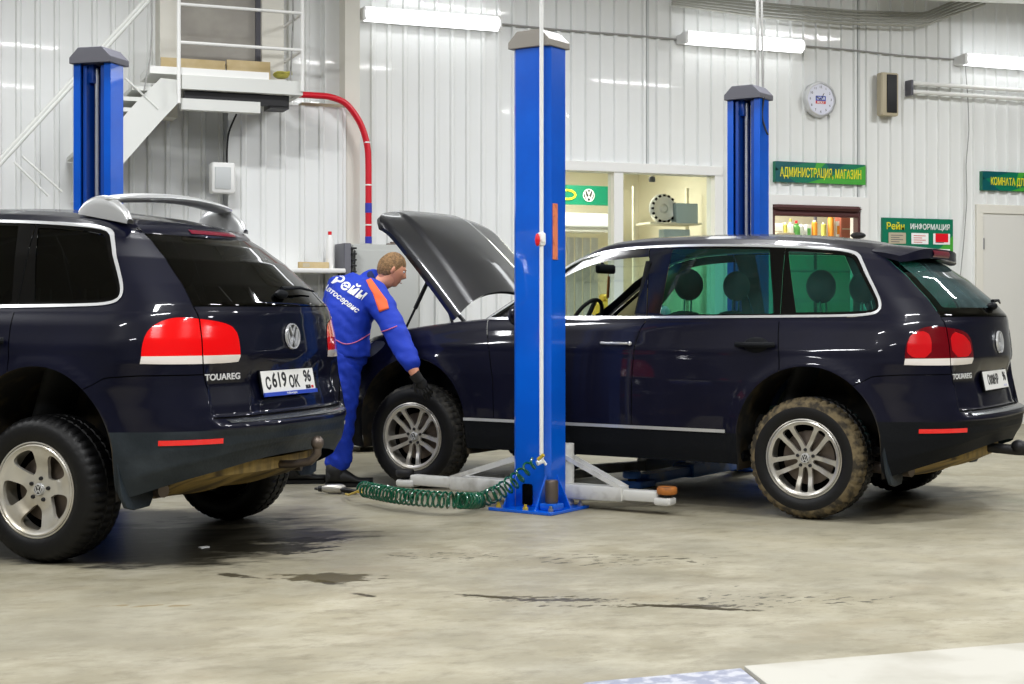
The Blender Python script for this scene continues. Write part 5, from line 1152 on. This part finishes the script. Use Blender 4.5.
arm(pC, fl(1.80, 11.40), on_floor(632, 496), 'bluearm', 'bluearm', .17, lab='dusty blue arm')

# ---- air hose and impact wrench on the floor
path = [(363.5, 491, .04), (380, 494.5, .04), (400, 498, .04), (430, 501, .04), (460, 502.5, .04), (480, 500, .045), (497, 493, .08), (508, 486, .14), (518, 478, .20), (528, 468, .27), (538, 459.5, .34)]
def hp(px, py, z):
    tt = (CAMH-z)*FPX/(py-YH); tt = min(tt, 9.6); return at_depth(px, py, tt)
ctrl = []
for (px, py, z) in path:
    k = max(0, min(1, (px-480)/58)); tt = (CAMH-.045)*FPX/(min(py, 502)-YH+6) if px < 480 else 9.3*(1-k)+9.07*k; ctrl.append(at_depth(px, py-(2 if px < 480 else 0), tt if px < 480 else tt))
CP = bez([tuple(p) for p in ctrl], 40); CP = [Vector(p) for p in CP]
LEN = [0]
for a_, c_ in zip(CP[:-1], CP[1:]): LEN.append(LEN[-1]+(c_-a_).length)
def along(s_):
    for i in range(len(LEN)-1):
        if LEN[i+1] >= s_: f = (s_-LEN[i])/max(1e-9, LEN[i+1]-LEN[i]); return CP[i]+(CP[i+1]-CP[i])*f, (CP[i+1]-CP[i]).normalized()
    return CP[-1], (CP[-1]-CP[-2]).normalized()
pts = []; s_ = 0; an = 0; TOT = LEN[-1]
while s_ < TOT-.02:
    c_, d_ = along(s_); u = s_/TOT; pitch_ = .040 if u < .68 else .040+.025*(u-.68)/.32; rad = .046 if u < .85 else .046-.020*(u-.85)/.15
    w1 = d_.cross(Z_).normalized(); w2 = w1.cross(d_).normalized()
    p = c_+w1*math.cos(an)*rad+w2*math.sin(an)*rad; p.z = max(p.z, .008); pts.append(p); an += 2*PI/14; s_ += pitch_/14
hose = empty('coiled_air_hose', (CP[0].x, CP[0].y, 0)); tag(hose, 'green coiled air hose running over the floor up to the white pipe', 'hose')
b = MB(); b.tube([p-hose.location for p in pts], .0075, 7); b.build('coil', 'green', hose)
b = MB(); e = CP[-1]; b.tube([e-hose.location, e-hose.location+(CP[-1]-CP[-6]).normalized()*.05], .011, 10); b.build('end_fitting', 'yel', hose)
g0 = on_floor(334, 494.5, .03); lead = CP[0]
b = MB(); b.tube([lead-hose.location, (lead+g0)/2-hose.location-Z_*.02, g0-hose.location+Vector((.08, 0, 0))], .007, 8); b.build('lead', 'yel', hose)
d_ = (fl(1, 0)-fl(0, 0)).normalized(); yaw = math.atan2(d_.y, d_.x)
t = tag(empty('impact_wrench', on_floor(338, 494, 0), yaw), 'grey air impact wrench lying on the floor at the hose end', 'wrench')
def AX(prof, c, n=22): b = MB(); b.lathe(prof, axis='X', c=c, n=n); return b
AX([(0, -.13), (.014, -.13), (.014, -.10), (.022, -.095), (.03, -.07), (.036, -.04), (.037, .05), (.033, .075), (.02, .09), (0, .09)], (-.03, 0, .042)).build('motor_housing', 'silver', t)
AX([(0, -.155), (.010, -.155), (.012, -.13), (.022, -.125), (.024, -.098), (0, -.098)], (-.03, 0, .042), 14).build('square_drive', 'darksteel', t)
b = MB(); b.tube([(.01, 0, .045), (.06, -.03, .032), (.15, -.06, .024)], [.026, .022, .019], 12); b.build('handle', 'rubber', t); b = MB(); b.ball((.035, -.035, .04), (.018, .012, .012), 10); b.build('trigger', 'darksteel', t)
b = MB(); b.tube([(.15, -.06, .024), (.20, -.06, .02)], .008, 8); b.build('air_inlet', 'yel', t)

t.scale = (.85, .85, .85)
# ---- plates let into the floor at the front
def floor_plate(name, pts, h, m, lab):
    P = [on_floor(*q) for q in pts]; b = MB(); b.prism([(p.x, p.y) for p in P], lambda p, k: (p[0], p[1], .0005+h*k)); return tag(b.build(name, m, smooth=False, bevel=.003), lab, 'floor plate')
floor_plate('steel_plate', [(741, 671.5), (764, 690), (560, 700), (585, 686)], .012, 'diamond', 'bluish mottled steel plate at the bottom edge of the floor')
floor_plate('pale_plate', [(744, 671), (1035, 646.5), (1100, 690), (768, 690)], .018, 'paleplate', 'long pale plate at the bottom right of the floor')
b = MB(); q = on_floor(204, 548); b.box((q.x, q.y, .004), (.05, .03, .006), Matrix.Rotation(.4, 3, 'Z')); tag(b.build('paper_scrap', 'swhite', smooth=False), 'tiny white scrap on the wet floor behind the left car', 'scrap')

# ================================================================== THE MECHANIC
def skin_body(name, joints, links, m, parent, root=0, sub=2):
    """joints: {key: (point, radius or (rx, ry))}; grown as one continuous surface"""
    keys = list(joints); me = bpy.data.meshes.new(name); me.from_pydata([joints[k][0] for k in keys], [(keys.index(a), keys.index(c)) for a, c in links], [])
    o = bpy.data.objects.new(name, me); COL.objects.link(o); sk = o.modifiers.new('skin', 'SKIN'); sk.use_smooth_shade = True; sk.branch_smoothing = .6
    if not me.skin_vertices: me.skin_vertices.new() if hasattr(me.skin_vertices, 'new') else None
    for i, k in enumerate(keys):
        r = joints[k][1]; v = me.skin_vertices[0].data[i]; v.radius = (r, r) if isinstance(r, (int, float)) else r; v.use_root = (i == root)
    ss_ = o.modifiers.new('sub', 'SUBSURF'); ss_.levels = sub; ss_.render_levels = sub
    dg = bpy.context.evaluated_depsgraph_get(); nm = bpy.data.meshes.new_from_object(o.evaluated_get(dg)); COL.objects.unlink(o); bpy.data.objects.remove(o)
    nm.materials.clear(); nm.materials.append(M[m]); nm.polygons.foreach_set('use_smooth', [True]*len(nm.polygons)); o = bpy.data.objects.new(name, nm); COL.objects.link(o)
    if parent: o.parent = parent
    return o
def pj(px, z, t): return fl((px-512)/FPX*t, t, z)
base = fl(-1.17, 10.5); MAN = empty('person', base)
tag(MAN, 'man in blue overalls bending to the front wheel of the right car, black gloves', 'person')
q = lambda px, z, t: pj(px, z, t)-base
def fuse(b, name, m, parent, vox=.012, wr=0., seed=0, smooth=4):
    """one continuous skin over overlapping limbs"""
    o = b.build(name+'_raw', m, fix=False); r_ = o.modifiers.new('r', 'REMESH'); r_.mode = 'VOXEL'; r_.voxel_size = vox; r_.use_smooth_shade = True
    sm_ = o.modifiers.new('s', 'SMOOTH'); sm_.iterations = smooth; sm_.factor = .6
    dg = bpy.context.evaluated_depsgraph_get(); nm = bpy.data.meshes.new_from_object(o.evaluated_get(dg)); COL.objects.unlink(o); bpy.data.objects.remove(o)
    if wr:
        from mathutils import noise
        for v in nm.vertices:
            c = v.co; k = noise.noise(Vector((c.x*6+seed, c.y*6, c.z*15+4*math.sin(c.x*5))))+.5*noise.noise(Vector((c.x*14, c.y*14+seed, c.z*26))); v.co = c+v.normal*wr*k
    nm.materials.clear(); nm.materials.append(M[m]); nm.polygons.foreach_set('use_smooth', [True]*len(nm.polygons)); nm.name = name
    o = bpy.data.objects.new(name, nm); COL.objects.link(o); o.parent = parent; return o
def loft(b, secs, lat, n=24):
    """secs: (centre, half width along lat, half depth); closed at both ends"""
    lat = lat.normalized(); vs = []
    for i, (c, ra, rb) in enumerate(secs):
        a_ = secs[max(0, i-1)][0]; c_ = secs[min(len(secs)-1, i+1)][0]; t_ = (c_-a_).normalized(); l_ = (lat-t_*lat.dot(t_)).normalized(); d_ = t_.cross(l_)
        for k in range(n): an = 2*PI*k/n; vs.append(c+l_*math.cos(an)*ra+d_*math.sin(an)*rb)
    N = len(secs); b.add(vs, [(i*n+k, i*n+(k+1) % n, (i+1)*n+(k+1) % n, (i+1)*n+k) for i in range(N-1) for k in range(n)]+[tuple(range(n-1, -1, -1)), tuple(range((N-1)*n, N*n))])
def limb(b, pts, rs, n=16):
    P_ = bez([tuple(p) for p in pts], 6); R_ = [r[0] for r in bez([(r,) for r in rs], 6)]; b.tube(P_, R_, n); b.ball(P_[0], R_[0], 14); b.ball(P_[-1], R_[-1], 14)
B_ = dict(rw=(q(415.5, .80, 10.10),), rp=(q(421, .735, 10.07),), lw=(q(352, .93, 10.80),), lp=(q(357, .89, 10.80),))
J = dict(re=(q(397, 1.06, 10.24),), rw=(q(410.5, .865, 10.13),))
RS, LS = q(374, 1.335, 10.42), q(338, 1.375, 10.74); LAT = RS-LS
def torso(b, k):      # k: clothing allowance
    loft(b, [(q(346, .905, 10.50), .165+k, .115+k), (q(346, .97, 10.50), .17+k, .125+k), (q(346, 1.08, 10.50), .155+k, .12+k), (q(348, 1.19, 10.52), .175+k, .13+k), (q(353, 1.29, 10.56), .19+k, .135+k), (q(359, 1.375, 10.59), .17+k, .11+k), (q(366, 1.43, 10.60), .10+k, .08+k)], LAT)
b = MB(); torso(b, .035); limb(b, [LS*.8+RS*.2, LS, q(334, 1.16, 10.80), q(350, .97, 10.82)], [.11, .095, .078, .06])
limb(b, [RS*.75+LS*.25, RS, q(387, 1.20, 10.32), q(398, 1.055, 10.24), q(405, .955, 10.18), q(411.5, .872, 10.125)], [.12, .105, .090, .084, .076, .064])
limb(b, [q(362, 1.38, 10.59), q(373, 1.445, 10.60)], [.10, .078]); jk = fuse(b, 'jacket', 'cloth', MAN, .012, .010, 3, 3)
b = MB(); loft(b, [(q(346, .86, 10.50), .16, .13), (q(346, .95, 10.50), .175, .14), (q(346, 1.05, 10.50), .165, .13)], LAT)
limb(b, [q(345, .93, 10.45), q(344, .72, 10.43), q(341, .48, 10.43), q(339, .30, 10.46), q(338, .19, 10.48)], [.12, .112, .098, .098, .098])
limb(b, [q(340, .93, 10.62), q(326, .72, 10.64), q(312, .50, 10.64), q(303, .30, 10.67), q(299, .19, 10.68)], [.12, .11, .094, .094, .094])
tr = fuse(b, 'trousers', 'cloth', MAN, .012, .012, 9, 3)
hv = fd_ = (fl(1, .25)-fl(0, 0)).normalized(); fd = fd_; sdv = Vector((-fd.y, fd.x, 0)); hc = q(391.5, 1.515, 10.56)
b = MB(); torso(b, -.02); limb(b, [q(362, 1.36, 10.59), q(374, 1.42, 10.585), hc+Vector((0, 0, -.075))-fd*.035, hc-fd*.01], [.08, .062, .058, .068])
limb(b, [LS*.7+RS*.3, LS, q(334, 1.16, 10.80), q(352, .93, 10.80), q(357, .89, 10.80)], [.08, .06, .045, .030, .034])
limb(b, [RS*.7+LS*.3, RS, q(398, 1.055, 10.24), q(412, .85, 10.12), q(416.5, .785, 10.10)], [.08, .062, .050, .040, .031])
limb(b, [q(345, .93, 10.45), q(341, .48, 10.43), q(338, .08, 10.48)], [.09, .06, .045]); limb(b, [q(340, .93, 10.62), q(312, .50, 10.64), q(297, .08, 10.68)], [.09, .06, .045])
body = fuse(b, 'body', 'skin', MAN, .011, 0, 0, 4)
# head with face, tilted down towards the wheel
tilt = math.radians(24); uph = (Z_*math.cos(tilt)+fd*math.sin(tilt)).normalized(); fw = (fd*math.cos(tilt)-Z_*math.sin(tilt)).normalized(); HM = Matrix((fw, sdv, uph)).transposed()
def head_pt(th, ph):
    """th from the crown, ph around (0 = face)"""
    x, y, z = math.sin(th)*math.cos(ph), math.sin(th)*math.sin(ph), math.cos(th)
    rx, ry, rz_ = .096, .074, .118
    if z < 0: ry *= 1-.28*(-z)**1.3; rx *= 1-.10*(-z)
    p = Vector((x*rx, y*ry, z*rz_))
    if x > 0:
        ny = y*ry
        f = math.exp(-(ny/.013)**2); p.x += f*(.020*math.exp(-((p.z+.012)/.016)**2)+.010*math.exp(-((p.z-.008)/.020)**2))      # nose
        p.x += .006*math.exp(-((p.z-.038)/.010)**2)*math.exp(-(ny/.04)**2)                                                       # brow
        for s__ in (-1, 1): p.x -= .010*math.exp(-((ny-s__*.030)/.013)**2-((p.z-.020)/.011)**2)                                # eye sockets
        p.x += .007*math.exp(-((p.z+.050)/.007)**2)*math.exp(-(ny/.020)**2)+.006*math.exp(-((p.z+.063)/.007)**2)*math.exp(-(ny/.018)**2)   # lips
        p.x += .014*math.exp(-((p.z+.092)/.016)**2)*math.exp(-(ny/.025)**2)                                                     # chin
        if z < -.3: p.x += .012*min(1, (-z-.3)/.4)*x
    return p
b = MB(); b.grid(lambda u, v: HM @ head_pt(.001+(PI-.002)*u, 2*PI*v)+hc, 60, 73); hd = b.build('head', 'skin', body, angle=180)
b = MB()
def hairf(u, v):
    ph = 2*PI*v; c = math.cos(ph); lim = PI*(.36 if c > .55 else (.36+(.55-c)/.75*.30 if c > -.2 else .66+.02*(-c))); th = .001+lim*u; p = head_pt(th, ph); k = 1.0+.11*(1-u**5)+.012*math.sin(ph*11+th*9)+.012*math.sin(ph*27+th*20)
    return HM @ Vector((p.x*k-.002, p.y*(k+.02), p.z*(k-.02)))+hc
b.grid(hairf, 24, 73); b.build('hair', 'hair', body, angle=180)
for s__ in (-1, 1):
    b = MB(); c_ = HM @ Vector((-.004, s__*.073, .004))+hc; b.ball(c_, (.020, .009, .031), 16, rot=HM); b.ball(c_+HM @ Vector((.002, s__*.007, 0)), (.012, .006, .021), 12, rot=HM); b.build('ear', 'skin', body)
    b = MB(); b.ball(HM @ Vector((.078, s__*.030, .020))+hc, .010, 12); b.build('eye', 'swhite', body); b = MB(); b.ball(HM @ Vector((.085, s__*.030, .018))+hc, .005, 10); b.build('iris', 'eye', body)
    b = MB(); b.tube([HM @ Vector((.094-.004*abs(k_), s__*(.030+.012*k_), .037+.002*(1-abs(k_))))+hc for k_ in (-1, -.3, .4, 1)], .0028, 6); b.build('eyebrow', 'hair', body)
b = MB(); b.tube([HM @ Vector((.100-.25*abs(k_)**2, k_, -.056))+hc for k_ in (-.022, -.011, 0, .011, .022)], .0032, 6); b.build('mouth', 'lip', body)
# collar
cb = q(373.5, 1.43, 10.59)
ax_ = (hc-cb).normalized(); e1 = ax_.orthogonal().normalized(); e2 = ax_.cross(e1)
b = MB(); b.grid(lambda u, v: cb-ax_*.01+ax_*.055*u+(e1*math.cos(2*PI*v)+e2*math.sin(2*PI*v))*(.074+.012*math.sin(PI*u)), 6, 33); b.grid(lambda u, v: cb-ax_*.01+ax_*.055*u+(e1*math.cos(2*PI*v)+e2*math.sin(2*PI*v))*(.066+.010*math.sin(PI*u)), 6, 33); b.build('collar', 'clothd', jk, angle=180)
def piping(pts, nm): b = MB(); b.tube([q(*p) for p in bez(pts, 6)], .0042, 6); b.build(nm, 'piping', jk)
# lettering across the back: project glyphs on the jacket surface
from mathutils.bvhtree import BVHTree
bv = BVHTree.FromPolygons([v.co for v in jk.data.vertices], [p.vertices[:] for p in jk.data.polygons])
def on_jacket(px, py, off=.004):
    d0 = at_depth(px, py, 1.0)-Vector((0, 0, CAMH)); o0_ = Vector((0, 0, CAMH))-base; h_ = bv.ray_cast(o0_, d0.normalized())
    return (h_[0]-d0.normalized()*off) if h_[0] is not None else None
def back_text(body_, px, py, size_px, ang, m, name, shear=.25):
    cu = bpy.data.curves.new(name, 'FONT'); cu.body = body_; cu.size = 1; cu.align_x = 'CENTER'; cu.align_y = 'CENTER'; cu.shear = shear; cu.offset = .025; cu.resolution_u = 3
    t_ = bpy.data.objects.new(name, cu); COL.objects.link(t_); dg = bpy.context.evaluated_depsgraph_get(); me = bpy.data.meshes.new_from_object(t_.evaluated_get(dg)); COL.objects.unlink(t_); bpy.data.objects.remove(t_)
    ok = True
    import bmesh
    bm = bmesh.new(); bm.from_mesh(me); bmesh.ops.subdivide_edges(bm, edges=[e_ for e_ in bm.edges if e_.calc_length() > .12], cuts=2, use_grid_fill=False); bmesh.ops.triangulate(bm, faces=bm.faces)
    ca, sa = math.cos(ang), math.sin(ang); dead = []
    for v in bm.verts:
        x, y = v.co.x*size_px, v.co.y*size_px; r_ = on_jacket(px+x*ca+y*sa, py+x*sa-y*ca)
        if r_ is None: dead.append(v)
        else: v.co = r_
    bmesh.ops.delete(bm, geom=dead, context='VERTS'); bm.to_mesh(me); bm.free(); me.materials.clear(); me.materials.append(M[m]); o_ = bpy.data.objects.new(name, me); COL.objects.link(o_); o_.parent = jk
back_text('Рейн', 348.5, 287, 15.5, math.radians(30), 'swhite', 'back_lettering'); back_text('Автосервис', 340.5, 298, 7.6, math.radians(37), 'swhite', 'back_lettering')
rows_ = [((366, 280), (371, 278)), ((369, 287), (376, 285)), ((373, 294), (381, 292)), ((376, 303), (387, 300)), ((379, 312), (389, 308))]; gp = []; last = None
for i in range(17):
    u_2 = i/16*4; k_ = min(3, int(u_2)); f_ = u_2-k_; row = []
    for j_ in range(7):
        v_ = j_/6; a_ = [rows_[k_][0][w_]*(1-v_)+rows_[k_][1][w_]*v_ for w_ in (0, 1)]; c_ = [rows_[k_+1][0][w_]*(1-v_)+rows_[k_+1][1][w_]*v_ for w_ in (0, 1)]
        x_, y_ = a_[0]*(1-f_)+c_[0]*f_, a_[1]*(1-f_)+c_[1]*f_; h_ = on_jacket(x_, y_, .008)
        if h_ is None:
            dep = 10.42 if last is None else last; h_ = at_depth(x_, y_, dep)-base
        w2_ = h_+base; last = w2_.x*SA+w2_.y*CA; row.append(h_)
    gp.append(row)
b = MB(); b.grid(lambda u, v: gp[round(u*16)][round(v*6)], 17, 7); o_ = b.build('orange_collar_trim', 'collar', jk, angle=180); sd_m = o_.modifiers.new('thick', 'SOLIDIFY'); sd_m.thickness = .008
def jpipe(pts, nm):
    P = [on_jacket(*p, .003) for p in bez(pts, 5)]; P = [p for p in P if p is not None]
    if len(P) > 3: b = MB(); b.tube(P, .004, 6); b.build(nm, 'piping', jk)
jpipe([(336, 340), (345, 344), (356, 342), (368, 335), (374, 331)], 'waist_piping'); jpipe([(372, 332), (384, 331), (397, 326)], 'sleeve_piping')
# gloved hand reaching into the arch, fingers curling round the tyre shoulder
def hand(root_pt, dirv, side_v, down_v, nm):
    b = MB(); dirv = dirv.normalized(); side_v = side_v.normalized(); nrm_ = dirv.cross(side_v)
    b.ball(root_pt+dirv*.045, (.050, .040, .019), 18, rot=Matrix((dirv, side_v, nrm_)).transposed())
    for i, (L1, o1) in enumerate(((.070, -.030), (.080, -.010), (.075, .010), (.060, .029))):
        p_ = root_pt+dirv*.080+side_v*o1; pts_ = [p_, p_+dirv*L1*.45+nrm_*.006, p_+dirv*L1*.75+down_v*L1*.35, p_+dirv*L1*.80+down_v*L1*.70]; b.tube(pts_, [.0105, .0098, .009, .007], 10); b.ball(pts_[-1], .0072, 8)
    p_ = root_pt+dirv*.025-side_v*.032; b.tube([p_, p_+dirv*.03-side_v*.022, p_+dirv*.055-side_v*.026+down_v*.02], [.013, .0115, .009], 10)
    b.tube([root_pt-dirv*.035, root_pt, root_pt+dirv*.03], [.040, .038, .036], 14)
    return b.build(nm, 'glove', body)
rw, rp = B_['rw'][0], B_['rp'][0]; dv = (rp-rw).normalized(); sv_ = dv.cross(fl(0, 1)-fl(0, 0)).normalized()
hand(q(417, .778, 10.10), (dv+(fl(.1, .45)-fl(0, 0))).normalized(), sv_, (fl(0, 1)-fl(0, 0)+Vector((0, 0, -.4))).normalized(), 'glove')
lw, lp = B_['lw'][0], B_['lp'][0]; dv = (lp-lw).normalized(); hand(lw+dv*.02, dv, dv.cross(Z_), Vector((0, 0, -1)), 'glove')
# bare wrist between cuff and glove, cuffs
cu_ = J['rw'][0]; dcu = (J['rw'][0]-J['re'][0]).normalized()
b = MB(); e1 = dcu.orthogonal().normalized(); e2 = dcu.cross(e1); b.grid(lambda u, v: cu_-dcu*.05+dcu*.06*u+(e1*math.cos(2*PI*v)+e2*math.sin(2*PI*v))*(.049-.002*u), 5, 25); b.build('cuff', 'cloth', jk, angle=180)
# boots
for (px, t__) in ((340, 10.47), (297, 10.67)):
    f0 = fl((px-512)/FPX*t__, t__)-base; b = MB(); dd_ = (fl(1, .15)-fl(0, 0)).normalized(); sd_ = Vector((-dd_.y, dd_.x, 0)); RM = Matrix((dd_, sd_, Z_)).transposed()
    b.grid(lambda u, v: f0+RM @ Vector((-.10+.33*u, (.050+.012*math.sin(PI*min(1, u*1.1)))*math.sin(2*PI*v)*(1-.0*u)*(max(0, 1-max(0, (u-.8)/.2)**2))**.5*(max(0, 1-max(0, (.08-u)/.08)**2))**.5, .022+max(.0, (.105-.065*float(sm(np.array([u]), .35, .75)[0])))*(math.cos(2*PI*v)*.5+.5))), 24, 24)
    b.tube([f0+RM @ Vector((-.03, 0, .05)), f0+RM @ Vector((-.03, 0, .18))], [.066, .070], 16); o_ = b.build('boot', 'boot', MAN, angle=180)
    b = MB(); b.prism([(-.105, -.048), (-.105, .048), (.06, .054), (.19, .054), (.235, .02), (.235, -.02), (.19, -.054), (.06, -.054)], lambda p, k: f0+RM @ Vector((p[0], p[1], .002+.026*k))); b.build('sole', 'rubber', o_, smooth=False)

# ---- world: dim cool background light; the hall itself is closed
w = bpy.data.worlds.new('world'); SC.world = w; w.use_nodes = True; w.node_tree.nodes['Background'].inputs[0].default_value = (.75, .85, 1, 1); w.node_tree.nodes['Background'].inputs[1].default_value = .25

# ------------------------------------------------------------------ camera
cd = bpy.data.cameras.new('camera'); cam = bpy.data.objects.new('camera', cd); COL.objects.link(cam)
cam.location = (0, 0, CAMH); cam.rotation_euler = (PI/2, 0, -ALPHA); cd.sensor_width = 36; cd.lens = FPX*36/1024; cd.shift_y = -(342-YH)/1024; cd.clip_end = 100
SC.camera = cam
SC.view_settings.view_transform = 'Standard'; SC.view_settings.look = 'None'; SC.view_settings.gamma = 1; SC.view_settings.exposure = .6; SC.view_settings.use_curve_mapping = False
SC.cycles.use_denoising = True; SC.cycles.max_bounces = 8; SC.cycles.transparent_max_bounces = 16; SC.cycles.caustics_reflective = False; SC.cycles.caustics_refractive = False
